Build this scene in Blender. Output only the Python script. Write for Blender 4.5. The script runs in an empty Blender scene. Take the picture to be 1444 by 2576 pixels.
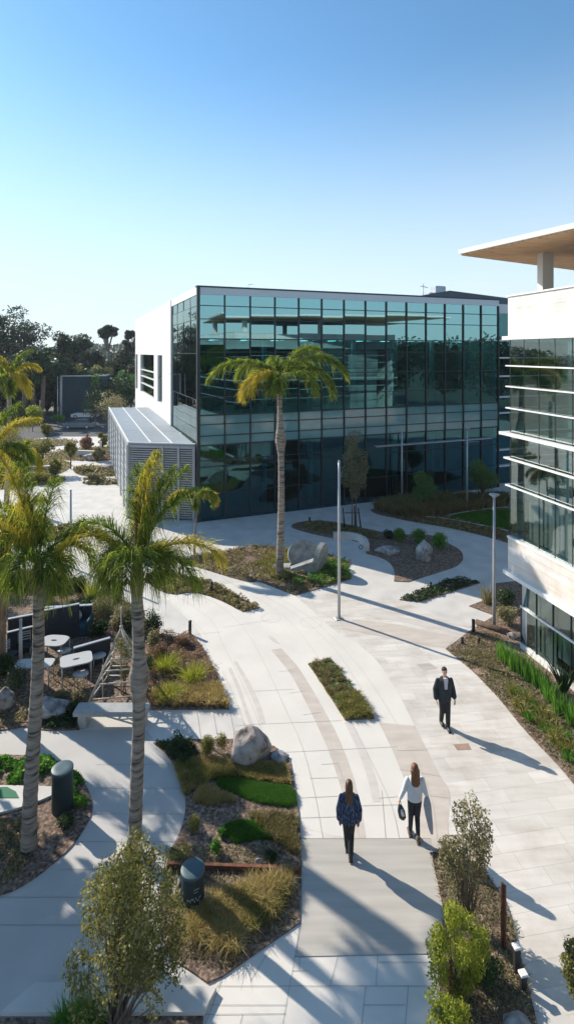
import bpy, bmesh, math, random
import numpy as np
from mathutils import Vector, Matrix, noise as mnoise
R = math.radians
scene = bpy.context.scene
COL = scene.collection
# ------------------------------------------------------------------ camera, sky, sun, exposure
H, F, CX, HY = 11.5, 1348.0, 722.0, 885.0      # eye height, focal length, principal column and horizon row on a 1444 px wide picture
cd = bpy.data.cameras.new('camera'); cam = bpy.data.objects.new('camera', cd); COL.objects.link(cam)
cam.location = (0, 0, H); cam.rotation_euler = (R(90), 0, 0)
cd.sensor_fit = 'HORIZONTAL'; cd.sensor_width = 36; cd.lens = 36*F/1444
cd.shift_y = -(1288-HY)/1444; cd.clip_start = 0.1; cd.clip_end = 8000
scene.camera = cam
SUN_EL = R(30.5); SA = Vector((-0.805, 0.593, 0)).normalized()
w = bpy.data.worlds.new('World'); scene.world = w; w.use_nodes = True
nt = w.node_tree; bg = nt.nodes['Background']
sky = nt.nodes.new('ShaderNodeTexSky'); sky.sky_type = 'NISHITA'; sky.sun_disc = False
sky.sun_elevation = SUN_EL; sky.sun_rotation = math.atan2(SA.x, SA.y)
sky.air_density = 1.0; sky.dust_density = 0.15; sky.ozone_density = 2.5; sky.altitude = 50
tint = nt.nodes.new('ShaderNodeMix'); tint.data_type = 'RGBA'; tint.blend_type = 'MULTIPLY'; tint.inputs[0].default_value = 1; tint.inputs[7].default_value = (.70, .96, 1.0, 1)
nt.links.new(sky.outputs[0], tint.inputs[6]); 
tcw = nt.nodes.new('ShaderNodeTexCoord'); spw = nt.nodes.new('ShaderNodeSeparateXYZ'); nt.links.new(tcw.outputs['Generated'], spw.inputs[0])
mrw = nt.nodes.new('ShaderNodeMapRange'); mrw.interpolation_type = 'SMOOTHSTEP'; mrw.inputs['From Min'].default_value = -.02; mrw.inputs['From Max'].default_value = .50; mrw.inputs['To Min'].default_value = .9; mrw.inputs['To Max'].default_value = 0
nt.links.new(spw.outputs['Z'], mrw.inputs[0])
hzn = nt.nodes.new('ShaderNodeMix'); hzn.data_type = 'RGBA'; hzn.inputs[7].default_value = (4.5, 5.0, 5.3, 1)   # pale band low in the sky
nt.links.new(mrw.outputs[0], hzn.inputs[0]); nt.links.new(tint.outputs[2], hzn.inputs[6]); nt.links.new(hzn.outputs[2], bg.inputs[0])
bg.inputs[1].default_value = 0.130
sd = bpy.data.lights.new('sun', 'SUN'); sd.energy = 4.4; sd.angle = R(0.5); sd.color = (1.0, 0.91, 0.78)
so = bpy.data.objects.new('sun', sd); COL.objects.link(so)
sv = Vector((SA.x*math.cos(SUN_EL), SA.y*math.cos(SUN_EL), math.sin(SUN_EL)))
so.rotation_euler = sv.to_track_quat('Z', 'Y').to_euler(); so.location = (0, 0, 60)
scene.view_settings.view_transform = 'Standard'; scene.view_settings.look = 'None'
scene.view_settings.exposure = 0.62; scene.view_settings.gamma = 1.0
scene.render.engine = 'CYCLES'
scene.cycles.max_bounces = 6; scene.cycles.transparent_max_bounces = 12
scene.cycles.diffuse_bounces = 3; scene.cycles.glossy_bounces = 3; scene.cycles.transmission_bounces = 4
scene.cycles.caustics_reflective = False; scene.cycles.caustics_refractive = False

def P(x, y, z=0.0):                    # the point at height z seen at picture position x, y
    Y = F*(H-z)/(y-HY); return Vector(((x-CX)/F*Y, Y, z))
def AT(x, y, Y):                       # the point at depth Y seen at picture position x, y
    return Vector(((x-CX)/F*Y, Y, H-(y-HY)*Y/F))

# ------------------------------------------------------------------ materials
def mat(name, col, rough=0.7, metal=0.0, var=0.0, scale=3.0, bump=0.0, bscale=None, spec=0.5, col2=None, attr=False, trans=0.0, coord='Object', ramp=None, detail=4, stretch=None):
    m = bpy.data.materials.new(name); m.use_nodes = True
    n = m.node_tree.nodes; l = m.node_tree.links; b = n['Principled BSDF']
    b.inputs['Roughness'].default_value = rough; b.inputs['Metallic'].default_value = metal
    b.inputs['Specular IOR Level'].default_value = spec
    c = (*col, 1); b.inputs['Base Color'].default_value = c
    tc = n.new('ShaderNodeTexCoord'); vec = tc.outputs[coord]
    if stretch:
        mp = n.new('ShaderNodeMapping'); mp.inputs['Scale'].default_value = stretch; l.new(vec, mp.inputs[0]); vec = mp.outputs[0]
    fac = None
    if attr:
        a = n.new('ShaderNodeAttribute'); a.attribute_name = 'rnd'; fac = a.outputs['Fac']
    elif var > 0 or ramp:
        nz = n.new('ShaderNodeTexNoise'); nz.inputs['Scale'].default_value = scale; nz.inputs['Detail'].default_value = detail
        l.new(vec, nz.inputs[0]); fac = nz.outputs[0]
    out = None
    if fac is not None:
        cr = n.new('ShaderNodeValToRGB')
        if ramp:
            el = cr.color_ramp.elements
            while len(el) < len(ramp): el.new(0.5)
            for e, (p, cc) in zip(el, ramp): e.position = p; e.color = (*cc, 1)
        else:
            c1 = tuple(max(0, v*(1-var)) for v in col); c2 = tuple(min(1, v*(1+var)) for v in (col2 or col))
            el = cr.color_ramp.elements; el[0].position = .3 if not attr else 0; el[1].position = .7 if not attr else 1
            el[0].color = (*c1, 1); el[1].color = (*c2, 1)
        l.new(fac, cr.inputs[0]); out = cr.outputs[0]; l.new(out, b.inputs['Base Color'])
    if bump > 0:
        nb = n.new('ShaderNodeTexNoise'); nb.inputs['Scale'].default_value = bscale or scale*4; nb.inputs['Detail'].default_value = 5
        l.new(vec, nb.inputs[0]); bp = n.new('ShaderNodeBump'); bp.inputs['Strength'].default_value = bump; bp.inputs['Distance'].default_value = .02
        l.new(nb.outputs[0], bp.inputs['Height']); l.new(bp.outputs[0], b.inputs['Normal'])
    if trans > 0:
        t = n.new('ShaderNodeBsdfTranslucent'); mx = n.new('ShaderNodeMixShader'); mx.inputs[0].default_value = trans
        if out is not None: l.new(out, t.inputs[0])
        else: t.inputs[0].default_value = c
        l.new(b.outputs[0], mx.inputs[1]); l.new(t.outputs[0], mx.inputs[2])
        l.new(mx.outputs[0], n['Material Output'].inputs[0])
    return m

def slab_mat(name, base, rot, sx, sy, joint=0.012, jdark=0.62, var=0.10, warm=None):
    """stone slabs in running bond: brick texture in world metres, slightly different slab tones and fine veins"""
    m = bpy.data.materials.new(name); m.use_nodes = True
    n = m.node_tree.nodes; l = m.node_tree.links; b = n['Principled BSDF']; b.inputs['Roughness'].default_value = .75
    tc = n.new('ShaderNodeTexCoord'); mp = n.new('ShaderNodeMapping'); mp.inputs['Rotation'].default_value = (0, 0, rot)
    l.new(tc.outputs['Object'], mp.inputs[0])
    br = n.new('ShaderNodeTexBrick'); l.new(mp.outputs[0], br.inputs[0])
    br.inputs['Scale'].default_value = 1; br.inputs['Brick Width'].default_value = sx; br.inputs['Row Height'].default_value = sy
    br.inputs['Mortar Size'].default_value = joint; br.inputs['Mortar Smooth'].default_value = .2; br.inputs['Bias'].default_value = 0
    br.offset = .37; br.offset_frequency = 2; br.squash = 1.35; br.squash_frequency = 3
    a = tuple(v*(1-var) for v in base); c = tuple(min(.95, v*(1+var*.5)) for v in (warm or base))
    br.inputs['Color1'].default_value = (*a, 1); br.inputs['Color2'].default_value = (*c, 1)
    br.inputs['Mortar'].default_value = (*(v*jdark for v in base), 1)
    mp2 = n.new('ShaderNodeMapping'); mp2.inputs['Rotation'].default_value = (0, 0, rot); mp2.inputs['Scale'].default_value = (.5, 3.5, 1)
    l.new(tc.outputs['Object'], mp2.inputs[0])
    nz = n.new('ShaderNodeTexNoise'); nz.inputs['Scale'].default_value = 1.6; nz.inputs['Detail'].default_value = 5; l.new(mp2.outputs[0], nz.inputs[0])
    cr = n.new('ShaderNodeValToRGB'); cr.color_ramp.elements[0].color = (.84, .82, .80, 1); cr.color_ramp.elements[1].color = (1.0, 1.0, 1.0, 1)
    cr.color_ramp.elements[0].position = .3; cr.color_ramp.elements[1].position = .62
    l.new(nz.outputs[0], cr.inputs[0])
    mx = n.new('ShaderNodeMix'); mx.data_type = 'RGBA'; mx.blend_type = 'MULTIPLY'; mx.inputs[0].default_value = .8
    l.new(br.outputs[0], mx.inputs[6]); l.new(cr.outputs[0], mx.inputs[7])
    st = n.new('ShaderNodeTexNoise'); st.inputs['Scale'].default_value = .55; st.inputs['Detail'].default_value = 9; st.inputs['Roughness'].default_value = .65; l.new(tc.outputs['Object'], st.inputs[0])
    cs = n.new('ShaderNodeValToRGB'); cs.color_ramp.elements[0].color = (.76, .73, .70, 1); cs.color_ramp.elements[1].color = (1, 1, 1, 1)
    cs.color_ramp.elements[0].position = .36; cs.color_ramp.elements[1].position = .54
    l.new(st.outputs[0], cs.inputs[0])
    m2 = n.new('ShaderNodeMix'); m2.data_type = 'RGBA'; m2.blend_type = 'MULTIPLY'; m2.inputs[0].default_value = .8
    l.new(mx.outputs[2], m2.inputs[6]); l.new(cs.outputs[0], m2.inputs[7])
    l.new(m2.outputs[2], b.inputs['Base Color'])
    bp = n.new('ShaderNodeBump'); bp.inputs['Strength'].default_value = .25; bp.inputs['Distance'].default_value = .01
    l.new(nz.outputs[0], bp.inputs['Height']); l.new(bp.outputs[0], b.inputs['Normal'])
    return m

def glass_mat(name, tint, refl, rtint=(.75, .9, .92), wob=.03, wscale=.8, rough=0.0):
    """coated glazing: a tinted pane one looks into, with a mirror-like coat over it"""
    m = bpy.data.materials.new(name); m.use_nodes = True
    n = m.node_tree.nodes; l = m.node_tree.links; n.remove(n['Principled BSDF'])
    t = n.new('ShaderNodeBsdfTransparent'); t.inputs[0].default_value = (*tint, 1)
    g = n.new('ShaderNodeBsdfGlossy'); g.inputs['Color'].default_value = (*rtint, 1); g.inputs['Roughness'].default_value = rough
    lw = n.new('ShaderNodeLayerWeight'); lw.inputs[0].default_value = .35
    mr = n.new('ShaderNodeMapRange'); mr.inputs['To Min'].default_value = refl; mr.inputs['To Max'].default_value = min(.95, refl*2.6)
    l.new(lw.outputs['Fresnel'], mr.inputs[0])
    tc = n.new('ShaderNodeTexCoord'); nz = n.new('ShaderNodeTexNoise'); nz.inputs['Scale'].default_value = wscale; nz.inputs['Detail'].default_value = 1
    l.new(tc.outputs['Object'], nz.inputs[0]); bp = n.new('ShaderNodeBump'); bp.inputs['Strength'].default_value = wob; bp.inputs['Distance'].default_value = .1
    l.new(nz.outputs[0], bp.inputs['Height']); l.new(bp.outputs[0], g.inputs['Normal'])
    mx = n.new('ShaderNodeMixShader'); l.new(mr.outputs[0], mx.inputs[0]); l.new(t.outputs[0], mx.inputs[1]); l.new(g.outputs[0], mx.inputs[2])
    l.new(mx.outputs[0], n['Material Output'].inputs[0])
    return m

def leafmat(name, dark, mid, light, trans=.35, rough=.5):
    return mat(name, mid, rough=rough, attr=True, trans=trans, ramp=[(0, dark), (.55, mid), (1, light)], spec=.35)

# ------------------------------------------------------------------ mesh helpers
class MB:
    """collects boxes, prisms, tubes and lofts that make ONE mesh object"""
    def __init__(s): s.v = []; s.f = []; s.sm = []
    def add(s, vs, fs, smooth=False):
        o = len(s.v); s.v += [tuple(v) for v in vs]; s.f += [tuple(i+o for i in f) for f in fs]; s.sm += [smooth]*len(fs); return s
    def box(s, c, size, rz=0.0, bev=0.0):
        x, y, z = (d/2 for d in size); q = Matrix.Rotation(rz, 3, 'Z'); c = Vector(c)
        if bev > 0:
            b = min(bev, x*.9, y*.9, z*.9); pr = [(x-b, y), (x, y-b), (x, -y+b), (x-b, -y), (-x+b, -y), (-x, -y+b), (-x, y-b), (-x+b, y)]
            k = [1-b/x, 1-b/y]; lv = []
            for zz, sc in ((-z, 1), (z-b, 1), (z, 0)):
                for (px, py) in pr:
                    if sc: lv.append(c+q@Vector((px, py, zz)))
                    else: lv.append(c+q@Vector((px*k[0], py*k[1], zz)))
            fs = [tuple(range(7, -1, -1))[::-1]]
            for r in range(2):
                for i in range(8): fs.append((r*8+i, r*8+(i+1) % 8, (r+1)*8+(i+1) % 8, (r+1)*8+i))
            fs.append(tuple(range(16, 24))); return s.add(lv, fs)
        vs = [c+q@Vector(p) for p in ((-x,-y,-z),(x,-y,-z),(x,y,-z),(-x,y,-z),(-x,-y,z),(x,-y,z),(x,y,z),(-x,y,z))]
        return s.add(vs, [(0,3,2,1),(4,5,6,7),(0,1,5,4),(1,2,6,5),(2,3,7,6),(3,0,4,7)])
    def hexa(s, vs): return s.add(vs, [(0,3,2,1),(4,5,6,7),(0,1,5,4),(1,2,6,5),(2,3,7,6),(3,0,4,7)])
    def wall(s, a, b, z0, z1, th, off=0.0):
        """a slab along a-b, its outer face `off` proud of the line on the side to the right of a->b, `th` thick inward (left)"""
        a = Vector((a[0], a[1], 0)); b = Vector((b[0], b[1], 0)); d = (b-a).normalized(); nrm = Vector((d.y, -d.x, 0))
        o = nrm*off; i = nrm*(off-th); vs = []
        for z in (z0, z1):
            for p in (a+o, b+o, b+i, a+i): vs.append((p.x, p.y, z))
        return s.hexa(vs)
    def prism(s, pts, z0, z1):
        n = len(pts); area = sum(pts[i][0]*pts[(i+1) % n][1]-pts[(i+1) % n][0]*pts[i][1] for i in range(n))
        if area < 0: pts = pts[::-1]
        vs = [(p[0], p[1], z0) for p in pts]+[(p[0], p[1], z1) for p in pts]
        fs = [tuple(range(n-1, -1, -1)), tuple(range(n, 2*n))]+[(i, (i+1) % n, n+(i+1) % n, n+i) for i in range(n)]
        return s.add(vs, fs)
    def tube(s, pts, rad, n=8, cap=True, smooth=True, flat=1.0):
        pts = [Vector(p) for p in pts]; m = len(pts)
        if not hasattr(rad, '__len__'): rad = [rad]*m
        vs = []; up = None
        for i, p in enumerate(pts):
            d = (pts[min(i+1, m-1)]-pts[max(i-1, 0)]).normalized()
            if up is None: up = d.orthogonal().normalized()
            up = (up-d*up.dot(d)); up = up.normalized() if up.length > 1e-5 else d.orthogonal().normalized()
            sd_ = d.cross(up)
            for k in range(n):
                a = 2*math.pi*k/n; vs.append(p+(up*math.cos(a)+sd_*math.sin(a)*flat)*rad[i])
        fs = []
        for i in range(m-1):
            for k in range(n): fs.append((i*n+k, i*n+(k+1) % n, (i+1)*n+(k+1) % n, (i+1)*n+k))
        s.add(vs, fs, smooth)
        if cap:
            o = len(s.v)-len(vs); s.f += [tuple(o+k for k in range(n-1, -1, -1)), tuple(o+(m-1)*n+k for k in range(n))]; s.sm += [False]*2
        return s
    def bar(s, a, b, r, n=6): return s.tube([a, b], r, n)
    def loft(s, secs, n=16, smooth=True):
        """secs: (cx, cy, z, rx, ry) ellipses bottom to top, closed"""
        vs = []
        for (cx, cy, z, rx, ry) in secs:
            for k in range(n): a = 2*math.pi*k/n; vs.append((cx+rx*math.cos(a), cy+ry*math.sin(a), z))
        fs = []
        for i in range(len(secs)-1):
            for k in range(n): fs.append((i*n+k, i*n+(k+1) % n, (i+1)*n+(k+1) % n, (i+1)*n+k))
        fs += [tuple(range(n-1, -1, -1)), tuple((len(secs)-1)*n+k for k in range(n))]
        return s.add(vs, fs, smooth)
    def ball(s, c, r, n=12, m=8):
        if not hasattr(r, '__len__'): r = (r, r, r)
        c = Vector(c); vs = [c+Vector((0, 0, -r[2]))]
        for i in range(1, m):
            t = -math.pi/2+math.pi*i/m
            for k in range(n): a = 2*math.pi*k/n; vs.append(c+Vector((r[0]*math.cos(t)*math.cos(a), r[1]*math.cos(t)*math.sin(a), r[2]*math.sin(t))))
        vs.append(c+Vector((0, 0, r[2]))); fs = [(0, 1+(k+1) % n, 1+k) for k in range(n)]
        for i in range(m-2):
            for k in range(n): fs.append((1+i*n+k, 1+i*n+(k+1) % n, 1+(i+1)*n+(k+1) % n, 1+(i+1)*n+k))
        o = 1+(m-2)*n; fs += [(o+k, o+(k+1) % n, len(vs)-1) for k in range(n)]
        return s.add(vs, fs, True)
    def build(s, name, m, parent=None, loc=None):
        me = bpy.data.meshes.new(name); v = s.v
        if loc is not None: v = [(a-loc[0], b-loc[1], c-loc[2]) for a, b, c in v]
        me.from_pydata(v, [], s.f); me.polygons.foreach_set('use_smooth', s.sm); me.update()
        return link(name, me, m, parent, loc)
def link(name, me, m, parent=None, loc=None):
    o = bpy.data.objects.new(name, me); COL.objects.link(o)
    if m is not None: me.materials.append(m)
    if parent is not None: o.parent = parent
    if loc is not None: o.location = loc
    return o
def tag(o, label=None, cat=None, group=None, kind=None):
    if label: o['label'] = label
    if cat: o['category'] = cat
    if group: o['group'] = group
    if kind: o['kind'] = kind
    return o
def thing(name, label, cat, loc=(0, 0, 0), rz=0.0, group=None):
    o = bpy.data.objects.new(name, None); COL.objects.link(o); o.location = loc; o.rotation_euler = (0, 0, rz); o.empty_display_size = .2
    return tag(o, label, cat, group)
def copy_tree(o, parent=None):
    c = o.copy(); COL.objects.link(c); c.parent = parent
    for ch in [x for x in bpy.data.objects if x.parent == o]: copy_tree(ch, c)
    return c
def struct(name, mb, m): return tag(mb.build(name, m), kind='structure')

def smooth(pts, it=3):
    """Chaikin rounding of a closed outline; a point given twice in a row stays a corner"""
    q = []
    for p in pts:
        p = tuple(p)
        if q and q[-1][0] == p: q[-1] = (p, True)
        else: q.append((p, False))
    lerp = lambda a, b: (a[0]*.75+b[0]*.25, a[1]*.75+b[1]*.25)
    for _ in range(it):
        out = []; n = len(q)
        for i, (p, c) in enumerate(q):
            if c: out.append((p, True))
            else: out += [(lerp(p, q[i-1][0]), False), (lerp(p, q[(i+1) % n][0]), False)]
        q = out
    return [p for p, c in q]
def ground_poly(dp, rounded=False, z=0.0):
    if rounded: dp = smooth(dp)
    return [tuple(P(x, y).xy) for x, y in dp]
def sheet(name, poly, z, m, flat=True):
    mb = MB(); n = len(poly)
    area = sum(poly[i][0]*poly[(i+1) % n][1]-poly[(i+1) % n][0]*poly[i][1] for i in range(n))
    if area < 0: poly = poly[::-1]
    if flat: mb.add([(p[0], p[1], z) for p in poly], [tuple(range(n))])
    else: mb.prism(poly, 0.0, z)
    return struct(name, mb, m)
def inside(p, poly):
    c = False; n = len(poly); j = n-1
    for i in range(n):
        a, b = poly[i], poly[j]
        if (a[1] > p[1]) != (b[1] > p[1]) and p[0] < (b[0]-a[0])*(p[1]-a[1])/(b[1]-a[1])+a[0]: c = not c
        j = i
    return c
def spread(poly, n, rng, near=None):
    xs = [p[0] for p in poly]; ys = [p[1] for p in poly]; out = []; k = 0
    while len(out) < n and k < n*40:
        k += 1; p = (rng.uniform(min(xs), max(xs)), rng.uniform(min(ys), max(ys)))
        if inside(p, poly) and (near is None or near(p)): out.append(p)
    return out

# vectorised leaf and blade meshes
def quads(name, V, rnd, m, parent=None, loc=None, smooth_=False):
    """V: (n,4,3) quads; rnd: one value per quad"""
    n = len(V)
    if loc is not None: V = V-np.array(loc)[None, None, :]
    me = bpy.data.meshes.new(name); me.vertices.add(n*4); me.vertices.foreach_set('co', V.astype(np.float32).ravel())
    me.loops.add(n*4); me.loops.foreach_set('vertex_index', np.arange(n*4, dtype=np.int32))
    me.polygons.add(n); me.polygons.foreach_set('loop_start', np.arange(0, n*4, 4, dtype=np.int32))
    me.update(calc_edges=True)
    a = me.attributes.new('rnd', 'FLOAT', 'FACE'); a.data.foreach_set('value', np.clip(rnd, 0, 1).astype(np.float32))
    return link(name, me, m, parent, loc)
def unit(a): return a/np.maximum(np.linalg.norm(a, axis=-1, keepdims=True), 1e-9)
def leaves(C, size, rs, droop=0.0, aspect=.45):
    """one kite-shaped leaf at each centre C (n,3)"""
    n = len(C); d = rs.normal(size=(n, 3)); d[:, 2] -= droop; d = unit(d); e = unit(np.cross(d, rs.normal(size=(n, 3))))
    s = (size*rs.uniform(.6, 1.3, n))[:, None]
    return np.stack([C-d*s*.5, C+e*s*aspect*.5-d*s*.05, C+d*s*.5, C-e*s*aspect*.5-d*s*.05], 1)
def strips(p0, p1, p2, w, rs):
    """blades of two quads that taper, (n,3) each"""
    n = len(p0); side = unit(np.cross(unit(p2-p0+1e-6), rs.normal(size=(n, 3)))); w = (np.ones(n)*w)[:, None]
    a = np.stack([p0-side*w*.5, p0+side*w*.5, p1+side*w*.45, p1-side*w*.45], 1)
    b = np.stack([p1-side*w*.45, p1+side*w*.45, p2+side*w*.08, p2-side*w*.08], 1)
    return np.concatenate([a, b], 0)
def tuft(pos, k, h, w, rs, spread_=.5, flop=.3, base=.05):
    """k blades from each pos (n,3)"""
    n = len(pos); p = np.repeat(np.asarray(pos, float), k, 0); m = len(p)
    az = rs.uniform(0, 2*np.pi, m); ln = h*rs.uniform(.55, 1.15, m); le = rs.uniform(.05, 1, m)*spread_
    d = np.stack([np.cos(az), np.sin(az), np.zeros(m)], 1)
    p0 = p+d*(base*rs.uniform(0, 1, m))[:, None]
    p1 = p0+d*(ln*le*.5)[:, None]; p1[:, 2] += ln*.6
    p2 = p1+d*(ln*(le*.6+flop*le))[:, None]; p2[:, 2] += ln*(.42-flop*le)
    return strips(p0, p1, p2, w, rs)
# ------------------------------------------------------------------ the ground, paving and beds
M = {}
M['soil'] = mat('far_ground', (.16, .16, .12), .95, var=.35, scale=.15, bump=.3)
M['concrete'] = mat('broomed_concrete', (.60, .575, .54), .8, var=.11, scale=1.1, bump=.12, bscale=40)
M['pave'] = slab_mat('white_slabs', (.70, .662, .605), R(-9), 1.25, .42, .008, .80, .07, (.72, .68, .63))
M['pave_big'] = slab_mat('large_white_slabs', (.66, .65, .63), R(2), 1.35, .95, .012, .5, .05)
M['pave_right'] = slab_mat('right_walk_slabs', (.66, .65, .63), R(-14), 1.1, .38, .010, .7, .08)
M['path'] = mat('grey_path_concrete', (.52, .50, .475), .85, var=.07, scale=.9, bump=.1, bscale=50)
M['greypanel'] = mat('grey_stone_panel', (.47, .44, .395), .8, var=.10, scale=1.0, bump=.1, bscale=30, stretch=(.5, 6, 1))
M['tan'] = mat('tan_stone_band', (.56, .495, .435), .8, var=.10, scale=1.3, stretch=(1, 2.5, 1))
M['tan2'] = mat('pale_tan_stone', (.60, .555, .51), .8, var=.08, scale=1.3, stretch=(1, 2.5, 1))
M['clay'] = mat('clay_insert', (.36, .24, .18), .8, var=.12, scale=4)
M['joint'] = mat('paving_joint', (.52, .495, .46), .9)
M['jointd'] = mat('dark_joint', (.26, .255, .25), .9)
M['wpave'] = mat('white_walk_stone', (.70, .662, .605), .75, var=.06, scale=.7, bump=.1, bscale=30)
M['mulch'] = mat('bark_mulch', (.095, .06, .04), .95, scale=14, bump=1.0, bscale=22, detail=8, ramp=[(.3, (.05, .03, .02)), (.5, (.17, .115, .085)), (.68, (.38, .28, .21))])
M['asphalt'] = mat('asphalt', (.055, .06, .068), .85, var=.2, scale=2)
M['lawn'] = mat('lawn_base', (.06, .10, .025), .9, var=.3, scale=12, bump=.5)

struct('ground', MB().add([(-1500, -400, -.06), (1500, -400, -.06), (1500, 3000, -.06), (-1500, 3000, -.06)], [(0, 1, 2, 3)]), M['soil'])
plaza = [(-40, -12), (60, -12), (60, 90), (-40, 90)]
sheet('plaza_paving', plaza, 0.0, M['concrete'])
# right half of the plaza: slabs
sheet('slab_paving', ground_poly([(742, 2410), (757, 2330), (759, 2124), (743, 1989), (700, 1895), (590, 1800), (520, 1620), (480, 1560), (400, 1500), (640, 1455), (745, 1497), (840, 1490), (1010, 1512), (1186, 1586), (1121, 1634), (1194, 1693), (1257, 1760), (1320, 1840), (1444, 1975), (1600, 2200), (1600, 2640), (1444, 2576), (1300, 2420), (1245, 2235), (1117, 2302), (1095, 2400)]), .004, M['pave'])
sheet('lower_walk_paving', ground_poly([(742, 2410), (1120, 2400), (1106, 2700), (480, 2700), (545, 2475), (561, 2460), (754, 2324)]), .004, M['wpave'])
sheet('garden_path', ground_poly([(0, 1842), (75, 1828), (200, 1838), (370, 1838), (386, 1862), (425, 1905), (458, 1960), (467, 2010), (465, 2060), (450, 2105), (420, 2160), (400, 2280), (420, 2410), (0, 2720), (-700, 2720), (-700, 1900)], False), .004, M['path'])
sheet('grey_walk_panel', ground_poly([(757, 2112), (1084, 2112), (1100, 2220), (1120, 2310), (1100, 2402), (742, 2410), (757, 2330), (760, 2200)]), .010, M['greypanel'])
sheet('curved_walk_paving', ground_poly([(757, 2112), (743, 1989), (700, 1895), (590, 1800), (520, 1620), (480, 1560), (400, 1500), (640, 1455), (745, 1497), (840, 1590), (935, 1640), (1000, 1740), (1043, 1827), (1108, 1955), (1160, 2112)], True), .006, M['wpave'])
# tan bands of the curved walk
def band(pts_l, pts_r, m, z=.009, name='tan_paving_band'):
    l = cat_curve(pts_l); r = cat_curve(pts_r)
    return sheet(name, [tuple(P(*p).xy) for p in l+r[::-1]], z, m)
def cat_curve(p, k=6):
    out = []; n = len(p)
    for i in range(n-1):
        a, b, c, d = p[max(i-1, 0)], p[i], p[i+1], p[min(i+2, n-1)]
        for j in range(k):
            t = j/k; out.append(tuple(.5*(2*b[q]+(c[q]-a[q])*t+(2*a[q]-5*b[q]+4*c[q]-d[q])*t*t+(3*b[q]-a[q]-3*c[q]+d[q])*t**3) for q in (0, 1)))
    out.append(p[-1]); return out
band([(682, 1636), (728, 1693), (760, 1750), (788, 1806), (822, 1880), (850, 1960), (872, 2040), (886, 2112)], [(708, 1632), (748, 1677), (782, 1730), (812, 1782), (848, 1850), (882, 1935), (905, 2020), (921, 2112)], M['tan'])
band([(866, 1818), (900, 1890), (926, 1965), (938, 2020)], [(884, 1816), (916, 1880), (944, 1955), (958, 2018)], M['tan2'])
band([(573, 1682), (598, 1740), (618, 1800), (628, 1826)], [(582, 1680), (606, 1735), (626, 1795), (638, 1824)], M['tan2'])
band([(587, 1665), (616, 1720), (640, 1775), (656, 1822)], [(596, 1665), (627, 1716), (654, 1772), (668, 1820)], M['tan2'])
band([(672, 1602), (690, 1618)], [(684, 1600), (706, 1622)], M['tan2'])
band([(953, 1819), (985, 1885), (1010, 1945), (1030, 1995), (1042, 2060), (1050, 2112)], [(1043, 1827), (1080, 1900), (1108, 1955), (1131, 1997), (1128, 2080), (1128, 2160)], M['tan'], z=.008)
for q in ([(854, 1583), (890, 1559), (1000, 1572), (1150, 1604), (1122, 1632), (1050, 1620), (960, 1602)],):
    sheet('tan_paving_band', ground_poly(q), .009, M['tan'])
for q in ([(906, 1545), (925, 1541), (1060, 1561), (1178, 1592), (1166, 1598), (1040, 1571)], [(936, 1532), (960, 1529), (1100, 1553), (1190, 1572), (1184, 1580), (1060, 1556)]):
    sheet('tan_paving_band', ground_poly(q), .009, M['tan2'])
for i, q in enumerate(([(1048, 1673), (1080, 1669), (1101, 1682), (1066, 1688)], [(1140, 1874), (1178, 1872), (1186, 1887), (1150, 1889)], [(1188, 1687), (1220, 1686), (1231, 1700), (1200, 1702)])):
    sheet('paving_insert', ground_poly(q), .06 if i == 2 else .009, M['clay'] if i != 0 else M['greypanel'])
# joints: thin dark lines laid into the paving
def joint(mb, pts, wid=.012, curve=True, z=.013):
    q = [P(*p) for p in (cat_curve(pts, 5) if curve and len(pts) > 2 else pts)]
    L = []; Rr = []
    for i, p in enumerate(q):
        d = (q[min(i+1, len(q)-1)]-q[max(i-1, 0)]).normalized(); nn = Vector((-d.y, d.x, 0))*wid*.5
        L.append((p.x+nn.x, p.y+nn.y, z)); Rr.append((p.x-nn.x, p.y-nn.y, z))
    n = len(q); mb.add(L+Rr, [(n+i, n+i+1, i+1, i) for i in range(n-1)])
j = MB()
for pts in ([(412, 1505), (470, 1550), (520, 1600)], [(445, 1500), (530, 1560), (560, 1620), (600, 1700), (640, 1790), (665, 1860)],
            [(500, 1497), (560, 1530), (620, 1590), (670, 1680), (720, 1790), (760, 1880), (790, 1990), (812, 2110)], [(560, 1455), (700, 1540), (760, 1600), (830, 1700), (880, 1810), (940, 1930), (985, 2030), (1004, 2110)],
            [(600, 1462), (740, 1545), (830, 1620), (900, 1720), (960, 1830)], [(640, 1470), (780, 1555), (880, 1650), (960, 1760), (1040, 1900), (1085, 2010), (1100, 2112)],
            [(700, 1640), (760, 1740), (830, 1870), (880, 2010)], [(577, 1786), (592, 1860)], [(745, 1500), (870, 1580), (935, 1630)],
            [(560, 1690), (600, 1780), (615, 1830)], [(848, 1920), (905, 2110)], [(960, 1990), (970, 2112)]): joint(j, pts)
for a, b in (((590, 1826), (860, 1814)), ((700, 1895), (1000, 1880)), ((745, 2010), (860, 2004)), ((752, 2060), (900, 2055)), ((640, 1740), (740, 1735)), ((780, 1960), (850, 1958)), ((808, 1925), (850, 1922)), ((460, 1600), (560, 1590)), ((560, 1580), (680, 1560)), ((950, 2010), (1000, 2006)),
             ((1005, 1937), (1108, 1955)), ((1026, 1996), (1131, 2010)), ((1000, 1890), (1075, 1888)), ((880, 2030), (1010, 2026)), ((700, 1690), (740, 1688)), ((728, 1745), (775, 1738)), ((762, 1800), (808, 1793)), ((420, 1788), (425, 1862)), ((455, 1788), (462, 1858)), ((495, 1788), (505, 1860)), ((535, 1787), (548, 1862))): joint(j, [a, b])
struct('paving_joints', j, M['joint'])
j = MB()
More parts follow.
